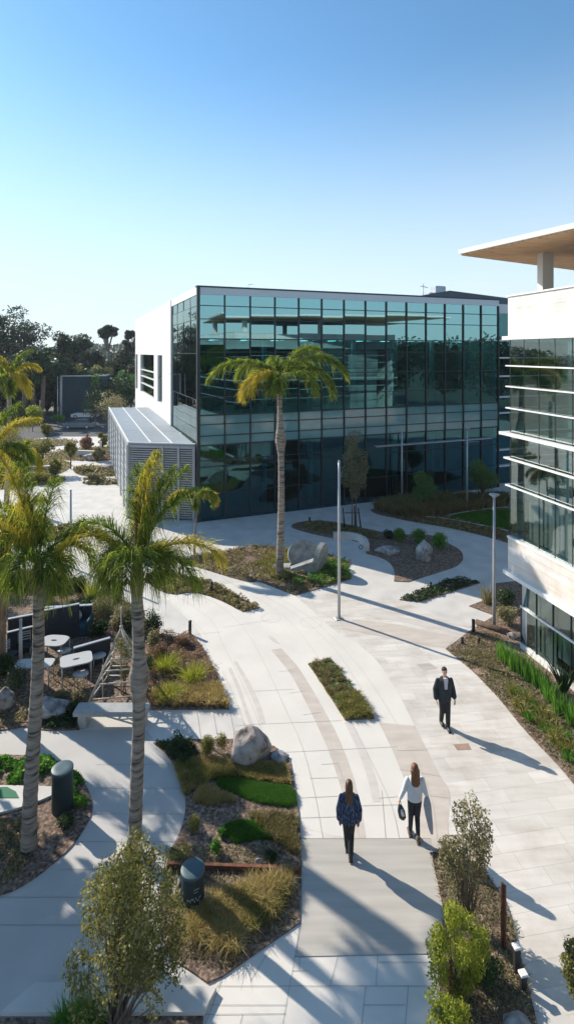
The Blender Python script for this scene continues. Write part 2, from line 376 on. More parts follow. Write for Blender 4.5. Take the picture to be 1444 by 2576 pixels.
for a, b in (((757, 2112), (1084, 2112)), ((742, 2410), (1100, 2402)), ((757, 2330), (742, 2410)), ((742, 2410), (700, 2640)), ((561, 2460), (510, 2600)), ((545, 2484), (1106, 2484)), ((755, 2412), (752, 2445)), ((735, 2445), (772, 2445)), ((850, 2408), (830, 2484)), ((950, 2406), (946, 2484)), ((920, 2484), (908, 2600)), ((1027, 2484), (1018, 2600)),
             ((630, 2470), (690, 2375)), ((952, 2424), (1090, 2424)), ((913, 2532), (1018, 2532)), ((530, 2532), (720, 2532)), ((380, 2555), (500, 2560)), ((600, 2600), (610, 2555)), ((500, 2556), (720, 2554))): joint(j, [a, b], .007)
for y in (1925, 1985, 2050, 2120, 2190, 2260, 2330): joint(j, [(240 if y < 2060 else -40 if y > 2200 else 150, y), (462 if y < 2140 else 400, y)], .008)
struct('paving_joints', j, M['jointd'])
# access covers in the paving
for (x, y, r) in ((682, 1555, .42), (783, 1567, .45), (765, 1298, .5)):
    c = P(x, y); mb = MB()
    ro, ri = r, r-.009; n = 28
    mb.add([(c.x+q*math.cos(2*math.pi*i/n), c.y+q*math.sin(2*math.pi*i/n), .014) for q in (ri, ro) for i in range(n)], [(i, n+i, n+(i+1) % n, (i+1) % n) for i in range(n)])
    struct('paving_joints', mb, M['joint'])
# far left: garden walks and parking
sheet('parking_road', [tuple(P(x, y).xy) for x, y in ((-300, 1048), (330, 1048), (330, 1098), (140, 1098), (60, 1106), (-300, 1106))], .004, M['asphalt'])

BEDS = {}
def bed(key, pts, rounded=True, z=.035, m=None):
    poly = ground_poly(pts, rounded); BEDS[key] = poly
    return sheet('mulch_bed', poly, z, m or M['mulch'], flat=False)
D = lambda *p: [q for pt in p for q in (pt, pt)]   # a sharp corner
bed('palm', [(435, 1414), (435, 1414), (487, 1400), (579, 1384), (643, 1373), (700, 1378), (740, 1384), (825, 1392), (860, 1410), (884, 1418), (884, 1418), (873, 1430), (884, 1457), (884, 1457), (820, 1477), (742, 1499), (742, 1499), (649, 1463), (649, 1463), (631, 1467), (575, 1452), (487, 1424)])
bed('strip', D((360, 1460), (385, 1440), (453, 1450))+[(535, 1464), (571, 1487)]+D((654, 1530), (611, 1541))+[(551, 1509), (503, 1493), (475, 1491), (439, 1498), (400, 1487)])
bed('centre', D((775, 1673), (831, 1657))+[(858, 1693), (908, 1758)]+D((943, 1810), (868, 1814))+[(840, 1770), (804, 1713)])
bed('comma', [(726, 1323), (760, 1312), (800, 1310), (850, 1314), (895, 1326), (938, 1334), (976, 1344), (1040, 1346), (1089, 1346), (1135, 1372), (1158, 1384), (1168, 1403), (1155, 1422), (1131, 1432), (1089, 1445)]+D((1026, 1465))+D((991, 1463))+[(994, 1437), (982, 1416), (959, 1403)]+D((921, 1393), (919, 1370))+[(879, 1357), (837, 1355), (788, 1344), (748, 1334)])
bed('bollard', D((1005, 1510))+[(1018, 1504), (1073, 1479), (1131, 1459), (1157, 1456)]+D((1209, 1467), (1056, 1515)))
bed('right', D((1180, 1526), (1235, 1505), (1240, 1470), (1310, 1462), (1316, 1640), (1470, 1712), (1600, 1800), (1600, 2160), (1520, 2070))+[(1444, 1975), (1409, 1932), (1320, 1840), (1257, 1760), (1194, 1693)]+D((1121, 1634), (1186, 1586), (1245, 1550)))
bed('back', D((932, 1283))+[(985, 1268), (1040, 1262)]+D((1100, 1256), (1330, 1256), (1330, 1385))+[(1278, 1366), (1215, 1348), (1131, 1327), (1047, 1315), (984, 1302), (940, 1292)])
bed('lounge', D((-500, 1440), (-60, 1430))+[(0, 1432), (100, 1440), (200, 1470), (321, 1511), (380, 1570), (400, 1600), (440, 1605)]+D((482, 1597))+[(507, 1625), (523, 1655), (547, 1701), (563, 1742)]+D((577, 1786), (200, 1788), (200, 1838))+[(107, 1841), (71, 1828), (0, 1842)]+D((-600, 1900)))
bed('round', D((-500, 1905), (-60, 1900))+[(60, 1903), (120, 1908), (170, 1928), (210, 1965), (232, 2010), (234, 2045), (215, 2085), (180, 2135), (140, 2170), (80, 2220), (0, 2262)]+D((-600, 2420)))
bed('middle', D((386, 1872), (468, 1863), (600, 1862), (690, 1880), (729, 1910))+[(740, 1970), (748, 2020), (754, 2060), (758, 2130), (759, 2200), (757, 2260)]+D((754, 2326), (561, 2460), (522, 2477))+[(470, 2440), (425, 2412)]+D((395, 2330), (405, 2235))+[(426, 2150), (452, 2100), (467, 2050), (467, 2005), (455, 1955), (425, 1905)])
bed('front', D((370, 2562), (512, 2562), (500, 2800), (-100, 2800), (-60, 2568), (150, 2568), (360, 2562)))
bed('walk', D((1085, 2150), (1115, 2142))+[(1180, 2170)]+D((1224, 2201))+[(1247, 2235), (1274, 2273), (1304, 2386), (1329, 2487)]+D((1366, 2640), (1104, 2640), (1106, 2500))+[(1096, 2400), (1112, 2340)]+D((1117, 2302)))
for k, q in enumerate(([(130, 1133), (330, 1120), (330, 1160), (100, 1158)], [(-60, 1160), (120, 1150), (200, 1168), (120, 1205), (-60, 1210)], [(180, 1172), (300, 1176), (320, 1195), (250, 1200), (190, 1196)],
                       [(-40, 1215), (80, 1205), (160, 1200), (170, 1210), (100, 1222), (-40, 1235)], [(-60, 1108), (140, 1103), (220, 1112), (120, 1126), (-60, 1130)], [(60, 1340), (200, 1320), (235, 1325), (140, 1362), (60, 1366)], [(200, 1212), (330, 1208), (330, 1216), (220, 1222)])):
    bed('far%d' % k, q)

# ------------------------------------------------------------------ main glass building
M['glass'] = glass_mat('teal_glass', (.05, .27, .31), .20, (.26, .62, .68), wob=.004)
M['glass_g'] = glass_mat('ground_teal_glass', (.06, .28, .32), .17, (.25, .60, .66), wob=.004)
M['glass_t'] = glass_mat('upper_teal_glass', (.08, .35, .40), .42, (.46, .82, .88), wob=.004)
M['glass_s'] = glass_mat('side_glass', (.2, .3, .3), .35, (.7, .82, .80), wob=.003)
M['glass_r'] = glass_mat('right_glass', (.42, .56, .55), .20, (.72, .84, .82), wob=.003, rough=.02)
M['span'] = mat('teal_spandrel', (.13, .29, .30), .08, spec=.8, var=.12, scale=.6)
M['mull'] = mat('dark_mullion', (.03, .045, .05), .45, metal=.3)
M['panelw'] = mat('white_wall_panel', (.78, .77, .75), .7, var=.02, scale=.6)
M['whitem'] = mat('white_painted_metal', (.80, .80, .79), .4)
M['trim'] = mat('pale_metal_coping', (.42, .46, .50), .35, metal=.4)
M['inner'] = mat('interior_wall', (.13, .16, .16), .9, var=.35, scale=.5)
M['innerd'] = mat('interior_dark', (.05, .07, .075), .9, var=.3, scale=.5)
M['slabi'] = mat('interior_slab', (.42, .46, .46), .8)
M['roofd'] = mat('roof_membrane', (.10, .12, .14), .9)
M['col'] = mat('interior_column', (.70, .76, .76), .7)

A0 = Vector((-6.0, 36.2, 0)); U = Vector((.9306, .3660, 0)); V_ = Vector((-.3710, .9286, 0))  # along the front, along the left side (away)
V_ = Vector((-U.y, U.x, 0))
def LB(u, v, z=0): p = A0+U*u+V_*v; return Vector((p.x, p.y, z))
HB = 15.98; BAY = 1.84; NB = 14; LF = BAY*NB; LS = 41.5
bld = thing('glass_office_building', 'large three storey office building with teal glass front and white side wall', 'building', LB(0, 0))
BL = [bld]
def bpart(name, mb, m, label=None):
    o = mb.build(name, m); o.parent = bld; o.matrix_parent_inverse = Matrix.Translation(-bld.location)
    if label: o['label'] = label
    return o
rng = random.Random(4)
rows = [0.0, 1.85, 3.66, 4.1, 5.14, 5.78, 6.56, 7.19, 8.44, 9.95, 11.5, 12.4, 13.75, 14.67, 15.42]
groups = [(0.0, 5.14), (5.14, 7.19), (7.19, 12.4), (12.4, 15.42)]
def pane_grid(a, b, zs, tilt, rn, off=0.0):
    """one window: a stack of panes between a and b, each a hair out of plane"""
    mb = MB(); a = Vector(a); b = Vector(b); d = (b-a).normalized(); nn = Vector((d.y, -d.x, 0))
    for z0, z1 in zip(zs, zs[1:]):
        t = [nn*(off+rn.uniform(-tilt, tilt)) for _ in range(3)]; t.append(t[0]+t[2]-t[1])
        mb.add([(a.x+t[0].x, a.y+t[0].y, z0), (b.x+t[1].x, b.y+t[1].y, z0), (b.x+t[2].x, b.y+t[2].y, z1), (a.x+t[3].x, a.y+t[3].y, z1)], [(0, 1, 2, 3)])
    return mb
for i in range(NB):
    for (g0, g1) in groups:
        zs = [z for z in rows if g0 <= z <= g1]
        o = bpart('window', pane_grid(LB(i*BAY, 0), LB((i+1)*BAY, 0), zs, .004, rng), M['span'] if g0 == 5.14 else M['glass_t'] if g0 == 12.4 else M['glass_g'] if g0 == 0 else M['glass'])
# spandrel backing behind the band between the floors, and above the top ceiling
for (z0, z1, nm) in ((5.14, 7.10, 'floor_spandrel'), (13.75, 15.42, 'top_spandrel')):
    bpart(nm, MB().wall(LB(.1, .12), LB(LF, .12), z0, z1, .2), M['span'])
fr = MB()
for i in range(NB+1):
    c = LB(i*BAY, .0); fr.box((c.x, c.y, 15.42/2), (.075, .22, 15.42), math.atan2(U.y, U.x))
bpart('vertical_mullions', fr, M['mull'])
fr = MB()
for z in rows[:-1]:
    th = .09 if z in (5.14, 7.19, 12.4) else .055
    fr.wall(LB(-.02, 0), LB(LF, 0), max(z-th/2, .0), z+th/2, .15, .055)
bpart('horizontal_mullions', fr, M['mull'])
fr = MB(); c = LB(0, 0); fr.box((c.x, c.y, HB/2), (.2, .3, HB-.02), math.atan2(U.y, U.x)); bpart('corner_post', fr, M['mull'])
bpart('parapet', MB().wall(LB(-.05, 0), LB(LF+.05, 0), 15.42, HB-.08, .4, .06), M['trim'])
bpart('coping', MB().wall(LB(-.12, 0), LB(LF+.1, 0), HB-.08, HB+.03, .5, .10), M['mull'])
# interior: floors, ceilings, core walls, columns
core = MB(); core.wall(LB(.6, 7.5), LB(LF, 7.5), 0, 15.3, .2); core.wall(LB(10, 4.2), LB(13.2, 4.2), 0, 12.4, .3); core.wall(LB(19, 3.0), LB(24, 3.0), 7.2, 12.4, .3)
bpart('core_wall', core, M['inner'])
sl = MB()
for z0, z1 in ((5.2, 5.6), (6.9, 7.1), (12.45, 13.9)): sl.prism([LB(.3, .35).xy, LB(LF-.05, .35).xy, LB(LF-.05, 7.4).xy, LB(.3, 7.4).xy], z0, z1)
bpart('floor_slab', sl, M['slabi'])
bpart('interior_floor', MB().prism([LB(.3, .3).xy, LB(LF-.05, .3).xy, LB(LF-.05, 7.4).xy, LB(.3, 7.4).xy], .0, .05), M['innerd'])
for i, u in enumerate((5.2, 8.9, 12.6, 16.4, 20.0, 23.6)):
    cc = MB(); c = LB(u, 1.4); cc.tube([(c.x, c.y, .05), (c.x, c.y, 5.2)], .2, 12); cc.tube([(c.x, c.y, 7.1), (c.x, c.y, 12.45)], .2, 12); bpart('interior_column', cc, M['col'])
for i in range(9):      # furniture, blinds and partitions glimpsed through the glass
    u = 1.5+i*2.7; c = LB(u, 2.2+(i % 3)); bpart('partition', MB().box((c.x, c.y, 7.1+1.3+.3*(i % 2)), (1.3+.4*(i % 3), .08, 2.4+.6*(i % 2)), .38+.2*(i % 2)), M['inner' if i % 2 else 'innerd'])
ML = bpy.data.materials.new('ceiling_lamp_light'); ML.use_nodes = True; ML.node_tree.nodes['Principled BSDF'].inputs['Emission Color'].default_value = (.9, 1, .95, 1); ML.node_tree.nodes['Principled BSDF'].inputs['Emission Strength'].default_value = 3

for i in range(10):
    for v in (1.6, 3.6): c = LB(1.8+i*2.5, v); bpart('ceiling_light', MB().box((c.x, c.y, 12.41), (.16, 1.2, .05), .38), ML)
# roof and back
bpart('roof', MB().prism([LB(.1, .3).xy, LB(LF, .3).xy, LB(LF, LS).xy, LB(.1, LS).xy], 15.3, 15.5), M['roofd'])
bpart('right_end_wall', MB().wall(LB(LF, .3), LB(LF, LS), 0, 15.3, .3), M['panelw'])
bpart('rear_wall', MB().wall(LB(LF, LS), LB(0, LS), 0, 15.9, .3), M['panelw'])
# left side: glass return, pier, recess, white wall with openings (v runs away from the corner)
for i in range(4):
    v0, v1 = i*2.66, (i+1)*2.66
    bpart('window', pane_grid(LB(0, v1), LB(0, v0), [0, 3.6, 5.2, 8.2, 11.4, 13.75, 14.67, 15.42], .012, rng), M['glass_s'])
sm = MB()
for z in (5.2, 8.2, 11.4, 13.75, 14.67): sm.wall(LB(0, 10.64), LB(0, .16), z-.02, z+.02, .1, .02)
for i in range(1, 4): sm.wall(LB(0, i*2.66+.02), LB(0, i*2.66-.02), 11.5, 15.42, .1, .021)
bpart('side_mullions', sm, M['mull'])
bpart('side_parapet', MB().wall(LB(0, 10.64), LB(0, .16), 15.42, HB, .4, .06), M['whitem'])
bpart('interior_partition', MB().wall(LB(3.5, 10.5), LB(3.5, 7.6), 0, 15.3, .2), M['inner'])
ww = MB(); hs = []
def wallrect(mb, v0, v1, z0, z1, off=.0, th=.35):
    mb.wall(LB(0, v1), LB(0, v0), z0, z1, th, off)
wallrect(ww, 10.64, 12.7, 0, HB, .12, .5)          # pier
wallrect(ww, 13.25, 16.3, 0, HB); wallrect(ww, 16.3, 41.5, 11.2, HB); wallrect(ww, 16.3, 41.5, 0, 6.5)
for v0, v1 in ((19.4, 22.2), (35.0, 38.3), (40.9, 41.5)): wallrect(ww, v0, v1, 6.5, 11.2)
bpart('white_wall', ww, M['panelw'])
bpart('recess_wall', MB().wall(LB(.35, 13.25), LB(.35, 12.7), 0, HB-.3, .2), M['trim'])
rv = MB(); [rv.wall(LB(0, 41.5), LB(0, 13.3), z, z+.025, .1, .006) for z in (4.9, 12.1, 13.7)]; [rv.wall(LB(0, v+.03), LB(0, v), 11.25, 15.7, .1, .007) for v in (20.5, 27.5, 34.5)]; rv.wall(LB(0, 12.7), LB(0, 10.64), 9.6, 9.63, .1, .126); bpart('wall_joint', rv, M['trim'])
for v0, v1, bars in ((16.3, 19.4, 0), (22.2, 35.0, 3), (38.3, 40.9, 0)):
    o = bpart('window', pane_grid(LB(.2, v1), LB(.2, v0), [6.5, 11.2], .005, rng), M['glass_s'])
    fb = MB()
    for z in ((7.6, 8.5, 9.3) if bars else (8.9,)): fb.wall(LB(0, v1-.02), LB(0, v0+.02), z-.06, z+.06, .12, -.05)
    q = fb.build('window_frame', M['whitem'] if bars else M['mull']); q.parent = o; q.matrix_parent_inverse = bld.matrix_parent_inverse.copy()
    q.matrix_parent_inverse = Matrix.Identity(4)
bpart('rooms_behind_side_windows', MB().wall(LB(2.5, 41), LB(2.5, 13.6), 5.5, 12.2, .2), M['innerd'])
# stepped wing at the far right end, with projecting sunshade blades
for z0, z1 in ((0, 5.1), (5.1, 10.2), (10.2, 14.9)):
    for k in range(5): bpart('wing_window', pane_grid(LB(LF+.1+k*1.8, .9), LB(LF+.1+(k+1)*1.8, .9), [z0, (z0+z1)/2, z1], .01, rng), M['glass'])
wb = MB()
for z in (1.6, 3.0, 4.4, 6.2, 7.6, 9.4, 11.0, 12.5): wb.wall(LB(LF+.1, .9), LB(LF+9.1, .9), z-.05, z+.05, .45, .42)
bpart('sunshade_blades', wb, M['whitem'])
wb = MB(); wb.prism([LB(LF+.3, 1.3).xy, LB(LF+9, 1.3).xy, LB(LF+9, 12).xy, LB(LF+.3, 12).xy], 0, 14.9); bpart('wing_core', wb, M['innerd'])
bpart('wing_coping', MB().wall(LB(LF+.06, .9), LB(LF+9.1, .9), 14.9, 15.7, .5, .05), M['trim'])
# rooftop: dark screen rising to the right, plant, dish, small mast
scn = MB(); a, b, c3 = LB(15.5, 2.2, 0), LB(22.5, 2.2, 0), LB(31, 3.5, 0)
for (p, q, h0, h1) in ((a, b, 15.55, 16.85), (b, c3, 16.85, 16.55)):
    nn = V_*.3; scn.hexa([(p.x, p.y, 15.5), (q.x, q.y, 15.5), (q.x+nn.x, q.y+nn.y, 15.5), (p.x+nn.x, p.y+nn.y, 15.5), (p.x, p.y, h0), (q.x, q.y, h1), (q.x+nn.x, q.y+nn.y, h1), (p.x+nn.x, p.y+nn.y, h0)])
bpart('roof_screen', scn, M['roofd'])
M['plant'] = mat('galvanised_plant', (.45, .48, .52), .5, metal=.3, var=.1)
for (u, v, sx, sy, sz, zb) in ((22.3, 3.6, 1.1, .9, .8, 16.55), (22.2, 3.6, 2.6, 1.4, .5, 16.2), (26.0, 4.2, .5, .5, .35, 16.6), (28.0, 4.4, .6, .5, .3, 16.55), (29.0, 4.4, .4, .5, .3, 16.5)):
    c = LB(u, v); mb = MB().box((c.x, c.y, zb+sz/2), (sx, sy, sz), .38, .06)
    mb.box((c.x, c.y, 15.5+(zb-15.5)/2), (sx*.5, sy*.5, zb-15.5), .38); bpart('rooftop_unit', mb, M['plant'])
c = LB(20.6, 3.4); ms = MB().bar((c.x, c.y, 15.5), (c.x, c.y, 17.5), .04); ms.bar((c.x-.25, c.y, 17.3), (c.x+.4, c.y, 17.15), .03); bpart('mast', ms, M['plant'])
c = LB(3.9, 1.2); ms = MB().bar((c.x, c.y, 15.5), (c.x, c.y, 16.4), .025); ms.bar((c.x, c.y, 16.4), (c.x+.35, c.y, 16.4), .02); bpart('mast', ms, M['whitem'])
# canopy line over the entrance
cn = MB(); cn.wall(LB(13.6, 0), LB(LF-1, 0), 4.24, 4.31, .5, .45); bpart('entrance_canopy', cn, M['trim'])

# ------------------------------------------------------------------ louvred annex
ann = thing('louvred_annex', 'low grey louvred annex with flat metal roof against the white side wall', 'building', (-11, 37.1, 0))
def apart(par, name, mb, m, label=None):
    o = mb.build(name, m); o.parent = par; o.matrix_parent_inverse = Matrix.Translation(-par.location)
    if label: o['label'] = label
    return o
M['louvre'] = mat('grey_louvre', (.38, .40, .42), .45, metal=.35, var=.08)
M['aroof'] = mat('annex_roof_sheet', (.27, .31, .35), .5, metal=.1, var=.06, scale=1.5)
M['mesh'] = mat('mesh_screen', (.50, .52, .53), .5, metal=.25, var=.25, scale=1.2)
ZA = 5.2
a1, a2 = Vector((-11.0, 37.1)), Vector((-6.25, 36.42)); a3, a4 = Vector((-15.75, 60.9)), Vector((-20.2, 60.7))
apart(ann, 'roof', MB().prism([a1, a2, a3, a4], ZA-.12, ZA), M['aroof'])
seam = MB()
for t in (.36, .68):
    p, q = a1.lerp(a2, t), a4.lerp(a3, t); seam.wall(p, q, ZA, ZA+.05, .07)
for t in (.25, .5, .75):
    p, q = a1.lerp(a4, t), a2.lerp(a3, t); seam.wall(p, q, ZA, ZA+.015, .05)
seam.wall(a4, a1, ZA, ZA+.07, .12, .02); seam.wall(a1, a2, ZA, ZA+.07, .12, .02)
apart(ann, 'roof_seams', seam, M['whitem'])
lv = MB(); n = 30
for i in range(n):
    z = .15+i*(ZA-.45)/n; lv.wall(a1+Vector((.1, 0)), a1.lerp(a2, .97), z, z+.075, .10, .02)
apart(ann, 'front_louvres', lv, M['louvre'])
apart(ann, 'back_panel', MB().wall(a1+Vector((.1, .2)), a2+Vector((0, .2)), 0, ZA-.12, .1), mat('annex_dark_backing', (.16, .18, .19), .8))
ps = MB()
for t in (0, .52, .76, .985): p = a1.lerp(a2, t); ps.box((p.x, p.y, ZA/2-.06), (.17, .17, ZA-.12), -.14)
ps.wall(a1, a2, ZA-.3, ZA-.125, .14, .05)
for t in (.12, .25, .38, .5, .62, .75, .88, .995): p = a1.lerp(a4, t); ps.box((p.x, p.y, ZA/2-.06), (.14, .14, ZA-.12), -.38)
ps.wall(a4, a1, ZA-.3, ZA-.125, .14, .05)
apart(ann, 'frame_posts', ps, M['louvre'])
rr = random.Random(3); md = MB(); L = (a4-a1).length; dr = (a1-a4).normalized()
for i in range(64):
    t = i/64; p = a4+dr*(t*L)
    md.wall(p, p+dr*(L/64*.55), .1, ZA-.32, .05)
for i in range(9): md.wall(a4, a1, .4+i*.55, .46+i*.55, .05, .02)
apart(ann, 'side_screen', md, M['mesh'])
apart(ann, 'side_backing', MB().wall(a4+Vector((.25, 0)), a1+Vector((.25, .1)), 0, ZA-.15, .08), mat('annex_grey_backing', (.40, .42, .43), .7, var=.25, scale=.8))

# ------------------------------------------------------------------ right building
C0 = Vector((8.66, 21.0, 0)); Ud = Vector((.254, -1, 0)).normalized(); Vd = Vector((-Ud.y, Ud.x, 0))   # toward the viewer along the facade; into the building
def RB(u, v, z=0): p = C0+Ud*u+Vd*v; return Vector((p.x, p.y, z))
rb = thing('white_banded_office', 'nearby office wing at right with white stone bands, glass strips and fins', 'building', RB(0, 0))
def rpart(name, mb, m, label=None): return apart(rb, name, mb, m, label)
M['stone'] = slab_mat('white_stone_cladding', (.76, .75, .73), 0, 1.3, .3, .008, .75, .03)
def clad(name, base, alt):
    """coursed stone on a wall: coordinates along the facade"""
    m = slab_mat(name, base, 0, 1.25, .30, .008, .72, .03, alt); n = m.node_tree.nodes; l = m.node_tree.links
    tc = [x for x in n if x.type == 'TEX_COORD'][0]; sp = n.new('ShaderNodeSeparateXYZ'); l.new(tc.outputs['Object'], sp.inputs[0])
    cb = n.new('ShaderNodeCombineXYZ'); l.new(sp.outputs['Y'], cb.inputs[0]); l.new(sp.outputs['Z'], cb.inputs[1])
    for x in n:
        if x.type == 'MAPPING': l.new(cb.outputs[0], x.inputs[0])
    return m
M['stone'] = clad('white_stone_cladding', (.82, .81, .79), (.82, .81, .795))
M['stone2'] = clad('mixed_stone_cladding', (.80, .79, .77), (.70, .64, .57))
LR = 34; DR_ = 22
def ring(z0, z1, off, th, u0=0, u1=LR, v1=DR_):
    """band round the visible corner of the building"""
    pts = [RB(u1, -off).xy, RB(-off, -off).xy, RB(-off, v1).xy, RB(th-off, v1).xy, RB(th-off, th-off).xy, RB(u1, th-off).xy]
    return MB().prism(pts, z0, z1)
rpart('upper_band', ring(12.02, 13.66, .0, .4), M['stone'])
rpart('band_lip', ring(11.98, 12.12, .16, .5), M['whitem'])
rpart('coping', ring(13.66, 13.72, .05, .5), M['whitem'])
rpart('lower_band', ring(2.95, 4.22, .0, .4), M['stone2'])
rpart('lower_band_lip', ring(2.80, 2.95, .14, .5), M['whitem'])
rpart('sill', ring(4.22, 4.30, .03, .4), M['whitem'])
bw = .8
for k in range(42):
    for (z0, z1) in ((4.3, 8.15), (8.15, 12.0)):
        if k < 18: rpart('window', pane_grid(RB(k*bw, .1), RB((k+1)*bw, .1), [z0, (z0+z1)/2, z1] if z0 < 8 else [z0, z0+1.6, z1], .002, rng), M['glass_r'])
rpart('window_wall', pane_grid(RB(18*bw, .1), RB(LR, .1), [4.3, 8.15, 12], .004, rng), M['glass_r'])
for k in range(5): rpart('end_window', pane_grid(RB(.1, (k+1)*3.0), RB(.1, k*3.0+.1), [4.3, 8.15, 12.0], .004, rng), M['glass_r'])
mu = MB()
for k in range(43): p = RB(k*bw, .12); mu.box((p.x, p.y, 8.15), (.045, .045, 7.7), 0)
rpart('vertical_mullions', mu, M['mull'])
for z, off, h in ((10.98, .07, .04), (10.17, .07, .04), (9.33, .07, .04), (8.35, .24, .09), (7.37, .12, .05), (6.30, .08, .04)):
    rpart('sunshade_fin', ring(z-h, z+h*.2, off, off), M['whitem'])
gl = 9.03
def RG(u, v, z=0): return RB(u+.35, v+.33, z)
for k in range(26): rpart('ground_floor_window', pane_grid(RG(k*.85, 0), RG((k+1)*.85, 0), [.25, 1.55, 2.8], .004, rng), M['glass_r'])
gm = MB()
for k in range(27): p = RG(k*.85, 0); gm.box((p.x, p.y, 1.5), (.05, .05, 2.6), 0)
rpart('ground_floor_mullions', gm, M['mull'])
rpart('ground_rail', MB().wall(RG(0, 0).xy, RG(22, 0).xy, 1.62, 1.70, .08, .06), M['whitem'])
rpart('plinth', MB().wall(RG(0, 0).xy, RG(22, 0).xy, 0, .25, .3, .05), M['whitem'])
rpart('ground_end_wall', MB().wall(RG(0, DR_).xy, RG(0, 0).xy, 0, 2.8, .3, -.02), M['trim'])
for z in (.03, 4.2, 8.0, 11.95): rpart('floor_slab', MB().prism([RB(.5, .5).xy, RB(LR, .5).xy, RB(LR, DR_).xy, RB(.5, DR_).xy], z, z+.15 if z > 1 else z+.05), M['innerd'] if z < 1 else M['slabi'])
iw = MB(); iw.wall(RB(1.0, 4), RB(LR, 4), 0, 12, .2); iw.wall(RB(1.0, 20), RB(1.0, 4), 0, 12, .2); rpart('interior_wall', iw, mat('right_interior_wall', (.40, .43, .41), .9, var=.4, scale=.6))
bl = MB()
for k in range(4): bl.wall(RG(k*.85+.05, .18).xy, RG((k+1)*.85-.05, .18).xy, .6 if k > 1 else .3, 2.75, .02)
for k in range(1, 4): bl.wall(RB(k*bw+.04, .3).xy, RB((k+1)*bw-.04, .3).xy, 4.4, 6.2, .02)
rpart('roller_blinds', bl, mat('pale_blind', (.50, .49, .46), .9))
rpart('roof', MB().prism([RB(.4, .4).xy, RB(LR, .4).xy, RB(LR, DR_).xy, RB(.4, DR_).xy], 12.9, 13.1), M['roofd'])
rpart('far_walls', MB().prism([RB(LR-.2, .4).xy, RB(LR, .4).xy, RB(LR, DR_).xy, RB(.5, DR_).xy, RB(.5, DR_-.3).xy, RB(LR-.2, DR_-.3).xy], 0, 12.9), M['panelw'])
# big flat canopy with timber soffit, on columns
M['wood'] = mat('timber_soffit', (.50, .30, .15), .6, scale=1.2, ramp=[(.3, (.46, .26, .13)), (.5, (.66, .40, .21)), (.72, (.80, .53, .30))], stretch=(1.5, 12, 1), detail=6)
T0 = Vector((6.85, 21.4)); e1 = Vector((.437, -.90)).normalized(); e1 = Vector((9.07-6.85, 16.9-21.4)).normalized(); e2 = Vector((13.5-6.85, 25.3-21.4)).normalized()
q = [T0, T0+e1*15, T0+e1*15+e2*26, T0+e2*26]
def cslab(z0, z1, inset):
    c = sum(q, Vector((0, 0)))/4; pts = []
    for p in q: pts.append(p+(c-p).normalized()*inset)
    return MB().prism(pts, z0, z1)
rpart('roof_canopy', cslab(15.42, 15.60, 0), M['whitem'])
rpart('timber_soffit', cslab(15.36, 15.42, .12), M['wood'])
for (u, v) in ((.45, 1.35), (9, 1.35), (18, 1.35), (.45, 11), (9, 11)):
    p = RB(u, v); rpart('canopy_column', MB().box((p.x, p.y, (13.1+15.36)/2), (.50, .30, 15.36-13.1), .25), mat('column_stone', (.74, .71, .66), .7) if u == .45 and v < 2 else bpy.data.materials['column_stone'])
# ------------------------------------------------------------------ foliage
LM = {}
LM['palm'] = leafmat('palm_leaf', (.04,.09,.012), (.20,.28,.03), (.85,.80,.12), trans=0.58)
LM['palmy'] = leafmat('yellowing_palm_leaf', (.26,.26,.03), (.62,.50,.05), (.85,.60,.09), trans=0.55)
LM['palmdark'] = leafmat('distant_palm_leaf', (0.017, 0.043, 0.017), (0.043, 0.087, 0.029), (0.102, 0.160, 0.058), trans=.25)
LM['euc'] = leafmat('eucalyptus_leaf', (.02,.035,.016), (.055,.075,.034), (.14,.17,.08), trans=0.25)
LM['bush'] = leafmat('shrub_leaf', (.08,.09,.02), (.28,.27,.07), (.68,.58,.24), trans=0.45)
LM['fresh'] = leafmat('fresh_green_leaf', (0.043, 0.131, 0.017), (0.116, 0.290, 0.036), (0.319, 0.580, 0.072), trans=.4)
LM['dark'] = leafmat('dark_green_leaf', (.014,.035,.014), (.04,.08,.025), (.11,.18,.055), trans=0.3)
LM['yellow'] = leafmat('yellow_green_leaf', (0.145, 0.189, 0.022), (0.348, 0.392, 0.043), (0.725, 0.696, 0.102), trans=.45)
LM['olive'] = leafmat('bronze_leaf', (.10,.085,.04), (.30,.27,.13), (.66,.60,.38), trans=0.42)
LM['straw'] = leafmat('straw_grass', (.22,.17,.06), (.55,.43,.17), (.85,.72,.36), trans=0.45)
LM['red'] = leafmat('reddish_groundcover', (.14,.08,.045), (.33,.20,.12), (.58,.38,.27), trans=0.35)
LM['drab'] = leafmat('drab_groundcover', (.09,.085,.03), (.27,.23,.09), (.55,.47,.22), trans=0.35)
LM['greyleaf'] = leafmat('grey_green_leaf', (.10, .10, .05), (.26, .27, .16), (.50, .48, .30), trans=.4)
LM['clipped'] = leafmat('clipped_tree_leaf', (.04, .10, .03), (.12, .24, .06), (.26, .42, .12), trans=.4)
LM['lawn'] = leafmat('lawn_blades', (0.043, 0.131, 0.014), (0.087, 0.232, 0.022), (0.174, 0.406, 0.043), trans=.35)
LM['bark'] = mat('trunk_bark', (.16, .12, .09), .9, var=.3, scale=6, bump=.6)
LM['pbark'] = mat('palm_trunk_bark', (.27, .235, .20), .9, scale=2.2, bump=.8, bscale=9, stretch=(1.2, 1.2, 7), ramp=[(.33, (.07, .055, .045)), (.45, (.24, .205, .17)), (.75, (.44, .38, .32))], detail=7)
LM['pbark2'] = mat('palm_boot_sheath', (.30, .20, .12), .85, scale=3, bump=.5, stretch=(3, 3, .7), ramp=[(.3, (.14, .085, .05)), (.55, (.30, .20, .12)), (.8, (.46, .36, .26))])

